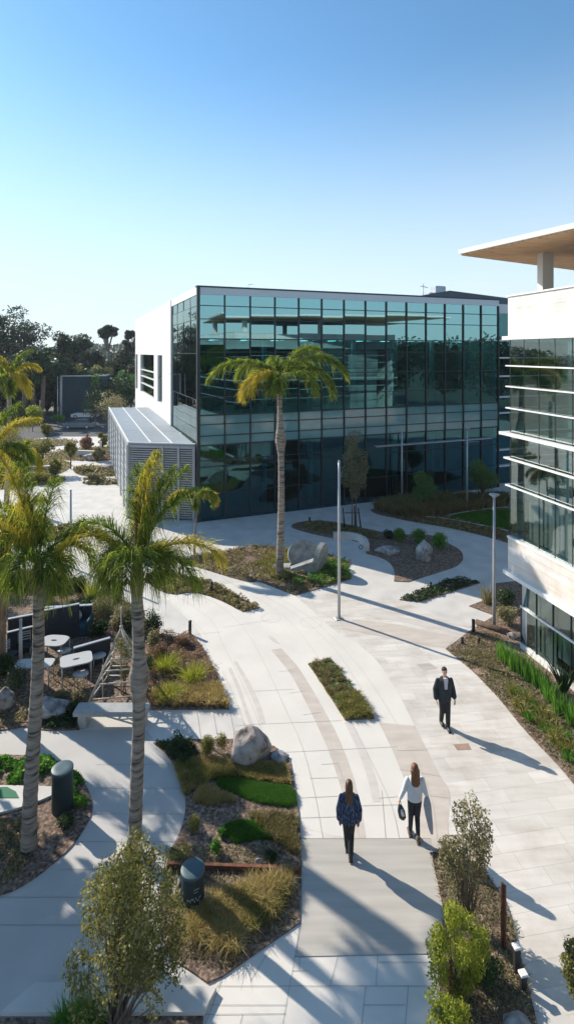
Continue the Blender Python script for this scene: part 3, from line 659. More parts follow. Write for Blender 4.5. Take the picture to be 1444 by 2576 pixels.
def frond_curve(p, az, el, L, droop, n=14, pw=1.25, side=0.0):
    """arching midrib: starts at p heading az/el, elevation falls off along the length"""
    pts = [np.array(p, float)]; st = L/n
    for i in range(n):
        t = (i+.5)/n; e = el-droop*t**pw; a = az+side*t
        pts.append(pts[-1]+st*np.array([math.cos(e)*math.cos(a), math.cos(e)*math.sin(a), math.sin(e)]))
    return np.array(pts)
def frond_leaflets(C, lmax, per, rs, hang=1.0, w=.032, t0=.12):
    """plumose leaflets along a midrib, hanging at the ends; returns quads"""
    n = len(C)-1; m = per; t = rs.uniform(t0, 1, m); x = t*n; i = np.minimum(x.astype(int), n-1); f = (x-i)[:, None]
    p0 = C[i]*(1-f)+C[i+1]*f; d = unit(C[i+1]-C[i]); up = np.array([0, 0, 1.0]); s = unit(np.cross(d, up)+1e-5)
    nn = np.cross(s, d); ang = rs.choice([-1, 1], m)*rs.uniform(.25, 1.15, m)*np.pi/2
    o = s*np.sin(ang)[:, None]+nn*(np.cos(ang)*.8)[:, None]
    L = (lmax*(np.sin(np.pi*np.clip(t*.86+.1, 0, 1))**.6)*rs.uniform(.65, 1.1, m))[:, None]
    dd = unit(o*.75+d*.75)
    hv = rs.uniform(.25, 1.3, (m, 1))*hang; dd = unit(dd+rs.normal(size=(m, 3))*.16)
    p1 = p0+dd*L*.42; p2 = p1+(dd*.45*(1-.25*hv)+np.array([0, 0, -.58])*hv)*L
    return strips(p0, p1, p2, w, rs)
def palm(name, label, base, top, r0, r1, fronds, seed, leaflet=.62, per=230, group='queen palms in the garden beds', w=.035, bulge=None, boot=True, lean=None, mats=None, hang=1.0, skirt=0, trunk_mat=None):
    """fronds: (az deg, el deg, length, droop rad, yellow 0/1)"""
    rs = np.random.RandomState(seed); base = Vector(base); top = Vector(top)
    t = thing(name, label, 'palm tree', base, 0, group)
    mb = MB(); pts = []; rad = []; n = 40
    for i in range(n+1):
        k = i/n; p = base.lerp(top, k)-base; p.x += .05*math.sin(k*5+seed); r = r0+(r1-r0)*k
        r *= 1+.10*max(0, 1-k*14)
        if bulge: r += bulge[1]*math.exp(-((k-bulge[0])/.055)**2)
        r *= 1+.035*(1 if i % 2 else -1); pts.append(p); rad.append(r)
    mb.tube(pts, rad, 14); mb.build('trunk', trunk_mat or LM['pbark'], t)
    tp = top-base
    if boot:
        mb = MB(); d = (top-base).normalized()
        mb.tube([tp-d*.15, tp+d*.25, tp+d*.5, tp+d*.65], [r1*1.05, r1*1.25, r1*.9, r1*.35], 12); mb.build('crownshaft', LM['pbark2'], t)
    for (az, el, L, dr, yl) in fronds:
        st = np.array(tp)+np.array([math.cos(R(az))*r1*.5, math.sin(R(az))*r1*.5, (.55 if boot else .1)])
        C = frond_curve(st, R(az), R(el), L, dr, side=rs.uniform(-.2, .2))
        m = MB(); m.tube([Vector(c) for c in C], list(np.linspace(.035, .008, len(C))), 5)
        fo = m.build('frond', mats[2] if mats else LM['bush'] if False else MID, t)
        Q = frond_leaflets(C, leaflet, int(per*L/2.5), rs, hang, w)
        k = len(Q)//2; rr_ = rs.beta(1.6, 2.2, k); rr_ = np.concatenate([rr_*.85, rr_*.85+.15])
        quads('leaflets', Q, rr_, (mats[1] if yl else mats[0]) if mats else (LM['palmy'] if yl else LM['palm']), fo)
    return t
MID = mat('frond_midrib', (.22, .22, .06), .6)
def img_frond(px, py, dz=0): pass

# ---- the three big queen palms and their neighbours
A = P(345, 2150); top = AT(345, 1475, A.y)
palm('palm_tree', 'large foreground queen palm with a shaggy green and yellow plume crown above the bench', A, top, .155, .13,
     [(80, 86, 2.6, .7, 0), (45, 80, 2.45, .85, 0), (110, 82, 2.3, .7, 0), (20, 76, 2.1, 1.0, 0), (60, 88, 2.5, .5, 1), (30, 84, 2.3, .6, 0), (178, 56, 2.45, 2.4, 1), (166, 68, 2.3, 2.2, 0),
      (4, 42, 2.1, 1.6, 1), (-8, 34, 1.7, 2.1, 0), (-60, 62, 1.15, 3.2, 0), (-110, 60, 1.2, 3.2, 0), (-85, 70, 1.3, 3.2, 0), (-30, 55, 1.1, 3.2, 0), (215, 55, 1.1, 3.1, 0), (150, 60, 1.1, 3.1, 0), (250, 66, 1.3, 3.2, 0), (60, 60, 1.1, 3.1, 0), (-140, 62, 1.2, 3.2, 0), (-10, 62, 1.1, 3.3, 0)],
     11, leaflet=.78, per=400, w=.016, hang=1.25, bulge=(.66, .09))
A = P(78, 2140); top = AT(95, 1475, A.y)
palm('palm_tree', 'queen palm with leaning grey trunk in the round bed at far left, green hanging fronds', A, top, .17, .12,
     [(168, 82, 2.9, .6, 1), (95, 76, 2.2, 1.0, 0), (18, 60, 2.1, 2.3, 0), (182, 56, 2.3, 2.3, 0), (-60, 60, 1.2, 3.1, 0), (-110, 60, 1.2, 3.1, 0), (215, 50, 1.1, 3.0, 0), (-20, 55, 1.1, 3.0, 0), (150, 70, 2.4, 1.6, 0), (60, 20, 1.0, 2.0, 0), (-85, 60, 1.5, 2.6, 0), (-40, 30, 1.2, 2.3, 0), (30, 50, 1.5, 2.5, 0), (200, 70, 2.2, 1.5, 1), (140, 84, 2.4, .7, 0)],
     23, leaflet=.78, per=400, w=.016, hang=1.25)
A = P(705, 1446); top = AT(706, 985, A.y)
palm('palm_tree', 'tall straight queen palm with an orange frond in front of the glass building', A, top, .20, .13,
     [(178, 48, 4.3, 1.9, 0), (190, 30, 2.6, 2.2, 1), (222, 46, 2.6, 2.5, 1), (165, 60, 3.0, 2.3, 0), (35, 72, 3.3, 1.5, 0), (8, 60, 4.4, 2.3, 0), (-8, 46, 3.6, 2.5, 0), (-35, 40, 2.6, 2.2, 0), (50, 55, 3.4, 2.0, 0), (-90, 40, 1.9, 2.3, 0), (100, 65, 3.0, 2.0, 0), (250, 30, 1.6, 2.0, 0), (130, 50, 3.0, 2.2, 0)],
     37, leaflet=.95, per=420, w=.028, bulge=(.74, .14))
A = Vector((-10.5, 19.2, 0)); top = Vector((-10.35, 19.3, 4.9))
palm('palm_tree', 'shaggy thick trunked palm at the left edge beside the dark seating area', A, top, .40, .34,
     [(0, 60, 2.0, 2.2, 0), (40, 70, 1.9, 1.6, 1), (90, 60, 2.0, 2.2, 0), (-40, 50, 1.9, 2.2, 0), (-90, 50, 1.7, 2.2, 0), (180, 60, 1.9, 2.2, 0), (10, 30, 1.7, 2.0, 0), (60, 20, 1.4, 1.8, 0), (-20, 10, 1.4, 1.4, 0), (-60, 10, 1.3, 1.6, 0), (30, -10, 1.2, 1.0, 0), (-10, 60, 1.9, 1.8, 1), (135, 30, 1.6, 2.0, 0), (225, 30, 1.6, 2.0, 0), (-75, 70, 2.2, 1.8, 0)],
     41, leaflet=.85, per=420, w=.022, boot=False, trunk_mat=LM['pbark2'])
A = Vector((-20.9, 40, 0))
palm('palm_tree', 'tall yellow fronded palm rising at the left edge against the dark trees', A, Vector((-20.7, 40, 9.0)), .2, .15,
     [(160, 74, 2.6, 1.2, 1), (20, 66, 2.5, 1.9, 1), (60, 80, 2.8, 1.1, 0), (190, 40, 2.2, 2.3, 0), (-30, 40, 2.2, 2.3, 1), (-90, 30, 1.8, 2.0, 0), (0, 10, 1.7, 1.6, 1), (-60, -20, 1.7, .9, 0), (10, -30, 1.9, .6, 1), (100, 30, 2.0, 2.0, 0)],
     43, leaflet=.9, per=420, w=.035)
A = P(490, 1412); top = AT(494, 1262, A.y)
palm('palm_tree', 'small thin queen palm with weeping yellow fronds at the corner of the annex', A, top, .07, .05,
     [(0, 60, 1.6, 2.8, 1), (-20, 70, 1.6, 2.6, 0), (180, 55, 1.9, 2.4, 1), (200, 40, 1.6, 2.4, 0), (60, 60, 1.4, 2.5, 0), (150, 50, 1.8, 2.3, 0), (-80, 40, 1.0, 2.4, 0), (15, 40, 1.2, 2.5, 0)],
     47, leaflet=.6, per=420, w=.035, boot=False)

def branches(mb, base, tips, r0, rng, trunk_h):
    base = Vector(base); fork = base+Vector((0, 0, trunk_h))
    mb.tube([base, base.lerp(fork, .5)+Vector((rng.uniform(-.03, .03), rng.uniform(-.03, .03), 0)), fork], [r0, r0*.85, r0*.75], 8)
    for t in tips:
        t = Vector(t); m = fork.lerp(t, .5)+Vector((rng.uniform(-.1, .1), rng.uniform(-.1, .1), .05))*(t-fork).length*.5
        mb.tube([fork-Vector((0, 0, r0)), m, t], [r0*.55, r0*.32, r0*.12], 5)
def clump_crown(blobs, n, size, rs, shell=.55, aspect=.45, droop=.2):
    c = np.array([b[:3] for b in blobs]); r = np.array([b[3:6] for b in blobs]); w = (r[:, 0]*r[:, 1]*r[:, 2])**.67; w /= w.sum()
    k = rs.choice(len(blobs), n, p=w); d = unit(rs.normal(size=(n, 3))); rad = shell+(1-shell)*rs.uniform(0, 1, n)**.6
    return leaves(c[k]+d*r[k]*rad[:, None]*(1+.12*rs.normal(size=(n, 1))), size, rs, droop, aspect), k
def tree(name, label, cat, base, h, wid, trunk_h, seed, n=5000, leaf=.12, m='bush', nb=14, r0=.08, group=None, shape='round', blob=.3, stems=1, depth=None, flat=.8, droop=.2, meshes=None, vary=.35, mbark=None):
    rs = np.random.RandomState(seed); rg = random.Random(seed); base = Vector(base)
    t = thing(name, label, cat, base, rg.uniform(-.05, .05), group)
    blobs = []; cz = (h+trunk_h)/2; hz = (h-trunk_h)/2; dep = depth or wid
    for i in range(nb):
        for _ in range(30):
            v = Vector((rg.uniform(-1, 1), rg.uniform(-1, 1), rg.uniform(-1, 1)))
            if shape == 'umbrella' and v.z < -.1: continue
            if shape == 'column' and abs(v.x) < .2: pass
            if .25 < v.length < 1: break
        k = 1.0
        if shape == 'cone': k = 1-.45*(v.z*.5+.5)
        if shape == 'vase': k = .6+.4*(v.z*.5+.5)
        b = blob*rg.uniform(.65, 1.2)
        blobs.append((v.x*wid/2*(1-blob*.6)*k, v.y*dep/2*(1-blob*.6)*k, cz+v.z*hz*(1-blob*.55), b*wid/2*1.15, b*dep/2*1.15, b*min(wid, hz*2)/2*flat*1.2))
    mb = MB(); tips = [Vector(b[:3]) for b in blobs]
    for s_ in range(stems):
        off = Vector((rg.uniform(-1, 1), rg.uniform(-1, 1), 0))*(.12*wid if stems > 1 else 0)
        branches(mb, off, tips[s_::stems], r0, rg, max(trunk_h*.9, .1*h))
    mb.build('trunk', mbark or LM['bark'], t)
    Q, k = clump_crown(blobs, n, leaf, rs, droop=droop)
    tone = rs.uniform(0, 1, nb)[k]; rnd = np.clip(rs.beta(2, 2.4, n)*(1-vary)+tone*vary, 0, 1)
    quads('crown', Q, rnd, LM[m] if isinstance(m, str) else m, t)
    return t

# ---- foreground shrubs
t = tree('shrub', 'large loose olive green shrub in the bottom left foreground in front of the grey path', 'shrub', P(318, 2610), 3.5, 2.45, .3, 5, n=15000, leaf=.066, m='bush', nb=60, r0=.035, shape='cone', blob=.17, stems=4, depth=1.8, flat=1.7)
tree('shrub', 'airy upright bronze green shrub behind the wooden stakes beside the woman in white', 'shrub', P(1172, 2330), 2.85, 1.28, .3, 6, n=6200, leaf=.062, m='olive', nb=34, r0=.022, shape='vase', blob=.22, stems=3, depth=.9, flat=1.4)
tree('shrub', 'bushy yellow green shrub with an orange patch below the airy bronze shrub', 'shrub', P(1150, 2520), 1.75, 1.12, .12, 7, n=7500, leaf=.055, m='yellow', nb=34, r0=.02, blob=.24, flat=1.3, stems=3, depth=.8)
tree('shrub', 'yellow green shrub cut off by the bottom edge near the right walk', 'shrub', P(1140, 2640), .95, .85, .05, 8, n=4800, leaf=.05, m='yellow', nb=20, r0=.015, blob=.28, stems=2)
tree('shrub', 'small leafy green shrub at the right edge near the bottom corner', 'shrub', P(1462, 2560), 1.35, .72, .3, 9, n=3600, leaf=.06, m='bush', nb=12, r0=.015, blob=.36, stems=2)
tree('shrub', 'dark olive low shrub behind the yellow green ones in the narrow bed', 'shrub', P(1212, 2480), .8, .75, .05, 10, n=4500, leaf=.05, m='dark', nb=12, r0=.015, blob=.4, stems=2)
# ---- plaza trees
t = tree('young_tree', 'slender grey green young tree held by black stakes in the comma shaped bed', 'tree', P(893, 1333), 6.6, 2.6, 2.1, 12, n=8000, leaf=.10, m='greyleaf', nb=34, r0=.05, shape='cone', blob=.24, stems=2, flat=1.2)
for (x, cx0, cx1, y0, y1, yb, s_, lb) in ((1066, 1030, 1103, 1186, 1258, 1300, 13, 'round clipped tree in front of the dark entrance, left one of the pair'), (1213, 1174, 1250, 1158, 1236, 1278, 14, 'round clipped tree beside the far lamp post, right one of the pair')):
    b = P(x, yb); wd = (cx1-cx0)*b.y/F
    tree('round_tree', lb, 'tree', b, (yb-y0)*b.y/F, wd, (yb-y1)*b.y/F, s_, n=7000, leaf=.12, m='clipped', nb=26, r0=.06, blob=.42, group='clipped round trees by the entrance')
# ---- background trees
BARK2 = mat('pale_gum_bark', (.20, .18, .16), .9, var=.3, scale=2)
bgt = [ # x centre, width px, top y, base depth, trunk share, shape, seed, density, label
 (30, 185, 770, 112, .50, 'round', 61, 'tallest broad eucalyptus at the far left against the sky'),
 (180, 105, 815, 118, .45, 'round', 62, 'rounded eucalyptus rising left of the umbrella shaped one'),
 (272, 62, 815, 128, .72, 'umbrella', 63, 'umbrella shaped eucalyptus with open crown near the white wall'),
 (330, 44, 822, 140, .5, 'round', 64, 'eucalyptus crown half hidden behind the white wall'),
 (95, 70, 868, 104, .3, 'round', 65, 'mid height tree between the tallest eucalyptus and the rounded one'),
 (228, 60, 870, 112, .3, 'round', 66, 'olive tree below and between the rounded and umbrella eucalyptus'),
 (298, 70, 872, 120, .3, 'round', 67, 'dark tree in front of the umbrella eucalyptus trunk'),
 (-60, 150, 800, 108, .4, 'round', 68, 'broad tree at the very left edge of the wood'),
 (20, 120, 880, 100, .2, 'round', 69, 'dark low tree under the tallest eucalyptus'),
 (140, 110, 888, 101, .2, 'round', 70, 'dark low tree behind the blue grey shed')]
for (x, wpx, ty, Y, ts, shp, sd_, lb) in bgt:
    b = Vector(((x-CX)/F*Y, Y, 0)); h = H+(HY-ty)*Y/F; wd = wpx*Y/F
    tree('eucalyptus_tree', lb, 'tree', b, h, wd, h*ts, sd_, n=5600, leaf=.62, m='euc', nb=30 if shp == 'round' else 18, r0=.4, shape=shp, blob=.30, flat=.8, group='trees beyond the parking', vary=.5, mbark=BARK2)
for i, (x, wpx, ty, Y, mm, lb) in enumerate(((-30, 110, 930, 92, 'dark', 'dark bushy tree behind the left parking hedge'), (45, 90, 925, 95, 'dark', 'deep shaded tree left of the shed behind the hedge'), (118, 80, 915, 98, 'dark', 'shaded tree touching the left side of the shed'), (215, 110, 925, 99, 'dark', 'dark tree reaching over the shed roof'), (285, 90, 930, 97, 'dark', 'dense dark tree between shed and white wall'),
                                             (255, 60, 900, 108, 'bush', 'lighter green tree above the dense dark one'), (80, 60, 905, 106, 'bush', 'green tree behind the dark fan palms'), (330, 70, 905, 110, 'euc', 'grey green tree touching the white wall'))):
    b = Vector(((x-CX)/F*Y, Y, 0)); h = H+(HY-ty)*Y/F
    tree('background_tree', lb, 'tree', b, h, wpx*Y/F, .4, 80+i, n=4200, leaf=.5, m=mm, nb=22, r0=.25, blob=.40, group='dark trees around the shed', vary=.45)
for i, (x, ty, Y, lb) in enumerate(((82, 905, 90, 'dark fan shaped palm in the wood, left of the shed'), (60, 935, 88, 'dark palm with thick grey trunk left of the taller fan palm'), (105, 945, 88, 'dark palm with thin trunk right of the taller fan palm'))):
    b = Vector(((x-CX)/F*Y, Y, 0)); h = H+(HY-ty)*Y/F
    palm('palm_tree', lb, b, b+Vector((.3, 0, h)), .38, .3, [(a*36+i*11, 60-14*(a % 4), 4.2, 1.5+.2*(a % 3), 0) for a in range(10)], 90+i, leaflet=1.3, per=110, w=.14, boot=False, trunk_mat=LM['bark'], mats=(LM['palmdark'], LM['palmdark'], LM['palmdark']), group='palms in the far wood')
# hedges and shrubs by the parking
for i, (x, wpx, ty, by, mm, lb) in enumerate(((68, 76, 1008, 1062, 'dark', 'rounded dark hedge shrub left of the parked cars'), (30, 60, 1012, 1060, 'dark', 'dark hedge shrub at the left end of the parking'), (282, 86, 985, 1075, 'olive', 'pale olive bush beside the annex roof'), (212, 58, 962, 1045, 'dark', 'flowering dark bush in front of the shed'), (262, 78, 955, 1040, 'dark', 'broad dark bush right of the shed'),
                                              (82, 50, 1022, 1085, 'yellow', 'small yellow green tree in front of the dark hedge'), (146, 30, 1040, 1075, 'fresh', 'tiny bright green tree left of the parked cars'), (106, 62, 1103, 1190, 'bush', 'multi stem green tree on the far garden walk'), (62, 34, 1100, 1180, 'yellow', 'thin yellowish tree left of the multi stem one'),
                                              (178, 34, 1110, 1180, 'bush', 'small grey green tree on the far walk'), (258, 26, 1080, 1130, 'bush', 'narrow shrub in front of the annex left face'), (245, 34, 1125, 1160, 'olive', 'low bronze bush beside the pale boulder near the annex'), (215, 40, 1098, 1135, 'red', 'reddish low bush on the far bed'))):
    b = P(x, by); h = (by-ty)*b.y/F
    tree('garden_shrub', lb, 'shrub', b, h, wpx*b.y/F, h*(.45 if mm in ('yellow', 'fresh') or x in (106, 178) else .08), 110+i, n=2600, leaf=.26 if by < 1100 else .2, m=mm, nb=14, r0=.07, blob=.42, group='shrubs and small trees of the far garden', stems=3 if x == 106 else 1)

# ---- planting helpers
def patch(name, label, cat, poly, n, k, h, wd, m, seed, kind='stuff', near=None, spread_=.6, flop=.3, base=.06, z=.03):
    rg = random.Random(seed); rs = np.random.RandomState(seed); pts = spread(poly, n, rg, near)
    if not pts: return
    pos = np.array([(p[0], p[1], z) for p in pts]); Q = tuft(pos, k, h, wd, rs, spread_, flop, base)
    m2 = len(Q)//2; tone = np.repeat(rs.uniform(0, 1, len(pos)), k); r_ = np.clip(.55*rs.beta(2, 2.2, m2)+.45*tone, 0, 1)
    o = quads(name, Q, np.concatenate([r_, r_]), LM[m]); return tag(o, label, cat, None, kind)
def mound(name, label, cat, poly, n, size, hh, m, seed, near=None, kind='stuff', zf=None):
    """low leafy cover over a bed, heights from a soft noise"""
    rg = random.Random(seed); rs = np.random.RandomState(seed); pts = spread(poly, n, rg, near)
    if not pts: return
    p = np.array([(a, b, 0.0) for a, b in pts])
    nz = np.array([.5+.9*mnoise.noise(Vector((a*2.6+seed, b*2.6, 0))) for a, b in pts]); nz = np.clip(nz, 0, 1)
    keep = rs.uniform(0, 1, len(p)) < np.clip(nz*2.2, 0.12, 1); p = p[keep]; nz = nz[keep]
    p[:, 2] = .03+hh*nz*rs.uniform(.2, 1, len(p))
    o = quads(name, leaves(p, size, rs, 0, .6), np.clip(.6*rs.beta(2, 2.2, len(p))+.4*nz, 0, 1), LM[m]); return tag(o, label, cat, None, kind)
def poly_px(*pts): return [tuple(P(*p).xy) for p in pts]
def soft(poly, fr=.9, thr=0.0, sc=1.2, seed=0):
    return lambda p: mnoise.noise(Vector((p[0]*sc+seed*7.1, p[1]*sc, 0)))+.25*mnoise.noise(Vector((p[0]*5, p[1]*5, seed))) > thr

# palm bed
mound('groundcover', 'brownish low groundcover in the bed around the tall palm', 'groundcover', BEDS['palm'], 14000, .09, .26, 'drab', 201, soft(0, thr=-.3, seed=1))
patch('groundcover_grass', 'grassy green strip beside the stone sculpture', 'groundcover', poly_px((640, 1420), (720, 1385), (745, 1412), (700, 1432), (780, 1468), (690, 1460)), 420, 16, .22, .03, 'bush', 202)
mound('leafy_groundcover', 'bright green leafy cover right of the stone sculpture', 'groundcover', poly_px((810, 1415), (868, 1408), (884, 1455), (822, 1474), (760, 1470), (780, 1450)), 3200, .11, .3, 'fresh', 203)
mound('groundcover', 'brown green groundcover strip with two bollards', 'groundcover', BEDS['strip'], 8000, .09, .25, 'drab', 204)
mound('leafy_groundcover', 'dark green low planting with a bollard in the small shaded bed', 'groundcover', BEDS['bollard'], 2600, .10, .2, 'dark', 205)
mound('groundcover', 'brown mounded cover at the left end of the comma shaped bed', 'groundcover', poly_px((745, 1322), (800, 1314), (880, 1325), (940, 1340), (960, 1360), (880, 1350), (790, 1338)), 4200, .11, .2, 'drab', 206)
# centre strip: rows of tufts
patch('groundcover_grass', 'clumped olive grass filling the narrow bed in the middle of the walk', 'groundcover', BEDS['centre'], 130, 46, .12, .014, 'drab', 207, spread_=.9)
patch('groundcover_grass', 'greener grass clumps at the front of the narrow middle bed', 'groundcover', poly_px((845, 1758), (900, 1750), (938, 1806), (872, 1810)), 60, 50, .19, .014, 'bush', 208, spread_=.9)
mound('groundcover', 'olive creeping cover between the clumps of the narrow middle bed', 'groundcover', BEDS['centre'], 2600, .05, .10, 'fresh', 270)
# lounge bed
L_ = BEDS['lounge']
mound('groundcover', 'reddish brown groundcover over the triangular bed beside the walk', 'groundcover', poly_px((385, 1590), (478, 1600), (505, 1628), (547, 1701), (575, 1783), (372, 1780), (372, 1640)), 15000, .055, .26, 'red', 210)
patch('groundcover_grass', 'golden green fringe along the front edge of the triangular bed', 'groundcover', poly_px((385, 1745), (550, 1730), (574, 1782), (385, 1780)), 330, 26, .26, .016, 'straw', 211)
mound('groundcover', 'brown leafy cover behind the trellis and seating', 'groundcover', poly_px((200, 1480), (320, 1512), (375, 1575), (372, 1600), (225, 1560), (190, 1530)), 6500, .07, .4, 'olive', 212)
mound('leafy_groundcover', 'mixed green planting at the back of the seating bed', 'groundcover', poly_px((-60, 1440), (100, 1442), (200, 1475), (215, 1500), (100, 1500), (-60, 1490)), 5000, .09, .4, 'dark', 213)
mound('leafy_groundcover', 'dark green planting under and left of the concrete bench', 'groundcover', poly_px((105, 1820), (125, 1795), (180, 1785), (198, 1835), (110, 1838)), 3000, .06, .34, 'dark', 214)
mound('groundcover', 'brown plants around the pale boulder in front of the seating', 'groundcover', poly_px((-60, 1700), (30, 1745), (70, 1790), (60, 1826), (-60, 1836)), 3600, .06, .28, 'olive', 215)
mound('groundcover', 'scattered brown cover on the mulch by the trellis', 'groundcover', poly_px((150, 1650), (210, 1700), (230, 1760), (170, 1790), (120, 1760), (120, 1690)), 1500, .05, .12, 'drab', 216)
# round bed
mound('leafy_groundcover', 'bright green leafy plants around the dark bin in the round bed', 'groundcover', poly_px((-40, 1908), (110, 1910), (165, 1930), (205, 1962), (228, 2000), (222, 2035), (186, 2040), (180, 1970), (130, 1945), (60, 1980), (-40, 1982)), 5200, .085, .24, 'fresh', 217, soft(0, thr=-.1, sc=2.2, seed=3))
mound('leafy_groundcover', 'patchy green brown cover in the shaded part of the round bed', 'groundcover', poly_px((-40, 2070), (90, 2060), (60, 2200), (-40, 2250)), 2600, .05, .12, 'drab', 218)
# middle bed
LAWN_A = ground_poly([(500, 1960), (590, 1955), (650, 1968), (700, 1974), (750, 1980), (750, 2050), (700, 2050), (640, 2044), (600, 2022), (530, 1992)])
patch('straw_grass', 'golden dry grass sweep across the middle bed behind the green lawn patches', 'grass', poly_px((440, 1925), (500, 1915), (720, 1935), (744, 2045), (700, 2040), (600, 2020), (520, 2030), (466, 2010)), 1700, 22, .13, .010, 'straw', 220, near=lambda p: soft(0, thr=-.25, sc=1.8, seed=9)(p) and not inside(p, LAWN_A))
patch('straw_grass', 'long arching straw grass in front of the rusty edging', 'grass', poly_px((520, 2290), (600, 2240), (740, 2215), (735, 2280), (660, 2330), (610, 2400), (500, 2400), (460, 2330)), 170, 44, .30, .009, 'straw', 221, flop=.5, spread_=.9, near=soft(0, thr=-.05, sc=1.6, seed=4))
patch('straw_grass', 'brown dry tufts at the right side of the middle bed', 'grass', poly_px((620, 2050), (742, 2060), (752, 2160), (690, 2120)), 260, 22, .16, .010, 'drab', 222)
patch('lawn_patch', 'long bright green lawn strip curving to the right edge of the middle bed', 'lawn', ground_poly([(545, 1968), (590, 1965), (650, 1978), (700, 1984), (742, 1990), (744, 2036), (700, 2030), (640, 2022), (600, 2002), (550, 1985)], True), 6000, 5, .075, .010, 'lawn', 223, z=.04)
patch('lawn_patch', 'short green lawn patch in the middle bed between two shadows', 'lawn', ground_poly([(560, 2085), (600, 2074), (640, 2075), (680, 2090), (694, 2118), (650, 2112), (600, 2128), (575, 2112)], True), 4200, 5, .075, .010, 'lawn', 224, z=.04)
for nm, pts in (('a', [(540, 1968), (590, 1963), (650, 1976), (700, 1982), (743, 1988), (745, 2038), (700, 2032), (640, 2024), (600, 2004), (550, 1987)]), ('b', [(556, 2085), (600, 2072), (640, 2073), (680, 2088), (697, 2120), (650, 2114), (600, 2130), (571, 2112)])):
    struct('lawn', MB().prism(ground_poly(pts, True), .034, .05), M['lawn'])
mound('leafy_groundcover', 'dark green shrubby cover at the back left corner of the middle bed', 'groundcover', poly_px((390, 1875), (470, 1866), (500, 1900), (460, 1935), (425, 1905)), 3400, .06, .4, 'dark', 225)
patch('mulch_chips', 'pale bark chips scattered over the front of the middle bed', 'mulch', poly_px((430, 2130), (700, 2130), (750, 2200), (740, 2320), (560, 2450), (430, 2400)), 1500, 3, .05, .018, 'olive', 226, spread_=2, flop=.2)
patch('mulch_chips', 'pale bark chips scattered over the narrow right hand bed', 'mulch', BEDS['walk'], 1700, 3, .05, .018, 'olive', 227, spread_=2, flop=.2)
patch('mulch_chips', 'bark chips on the mulch between the tufts beside the right building', 'mulch', poly_px((1125, 1635), (1300, 1640), (1444, 1850), (1444, 1960), (1257, 1760), (1194, 1693)), 1800, 3, .07, .024, 'olive', 228, spread_=2, flop=.2)
mound('groundcover', 'low brown scrub near the small black stubs in the right bed', 'groundcover', poly_px((1140, 1635), (1190, 1590), (1260, 1600), (1270, 1680), (1300, 1740), (1215, 1690)), 4200, .05, .14, 'drab', 229)
patch('green_grass', 'olive green grass mixed among the straw in the middle bed', 'grass', poly_px((440, 1925), (500, 1915), (720, 1935), (735, 1965), (560, 1960), (466, 1990)), 420, 22, .16, .011, 'bush', 260, near=soft(0, thr=0, sc=1.5, seed=12))
patch('green_grass', 'green grass blades mixed into the long straw in front of the rusty edging', 'grass', poly_px((470, 2330), (600, 2260), (740, 2225), (700, 2300), (610, 2380), (520, 2420)), 110, 34, .26, .010, 'bush', 261, near=soft(0, thr=0, sc=1.5, seed=13))
mound('leafy_groundcover', 'low green cover left of the lettered bin', 'groundcover', poly_px((410, 2150), (470, 2120), (480, 2190), (420, 2200)), 900, .045, .15, 'bush', 264)
# front bed
patch('groundcover_grass', 'green grass clump at the bottom edge below the large shrub', 'grass', poly_px((150, 2580), (250, 2570), (280, 2640), (150, 2640)), 60, 40, .4, .012, 'fresh', 230)
# back bed right
patch('meadow_grass', 'tall dark olive meadow grass behind the curved walk', 'grass', poly_px((940, 1282), (985, 1268), (1100, 1258), (1270, 1258), (1270, 1278), (1130, 1296), (1060, 1304), (984, 1300)), 700, 24, .75, .035, 'drab', 231)
patch('meadow_grass', 'dark green grasses along the back of the lawn', 'grass', poly_px((990, 1265), (1278, 1256), (1278, 1275), (1100, 1285)), 420, 20, .7, .035, 'dark', 232)
patch('lawn_patch', 'shaded green lawn bounded by a pale edging stone line', 'lawn', ground_poly([(1130, 1300), (1180, 1292), (1240, 1285), (1330, 1284), (1330, 1345), (1278, 1334), (1200, 1318), (1150, 1310)], True), 5200, 4, .10, .03, 'lawn', 233, z=.05)
struct('lawn', MB().prism(ground_poly([(1125, 1300), (1180, 1291), (1240, 1284), (1335, 1283), (1335, 1347), (1278, 1336), (1200, 1320), (1150, 1311)], True), .034, .06), M['lawn'])
mound('groundcover', 'brown cover in front of the shaded lawn', 'groundcover', poly_px((1000, 1304), (1130, 1302), (1200, 1320), (1278, 1338), (1278, 1362), (1200, 1344), (1047, 1314)), 4000, .12, .2, 'drab', 234)
struct('edging_kerb', (lambda mb: (joint(mb, [(1072, 1304), (1110, 1307), (1150, 1313), (1200, 1323), (1240, 1331), (1278, 1340)], .16, True, .12), joint(mb, [(1125, 1300), (1180, 1290), (1240, 1282), (1278, 1280)], .14, True, .12), mb)[2])(MB()), M['concrete'])
for k_, (mm, n_) in enumerate((('drab', 3000), ('bush', 2600), ('drab', 1800), ('bush', 2200), ('olive', 2500), ('drab', 1800), ('olive', 600))):
    mound('groundcover', ['green brown cover in the far bed along the annex', 'olive cover in the far left bed', 'sandy cover in the small far bed near the annex', 'grassy cover in the curved far bed below the multi stem tree', 'scrubby cover along the parking edge', 'brown cover in the oval bed left of the small annex palm', 'cover on the small bed at the foot of the annex'][k_], 'groundcover', BEDS['far%d' % k_], n_, .22, .35, mm, 240+k_)

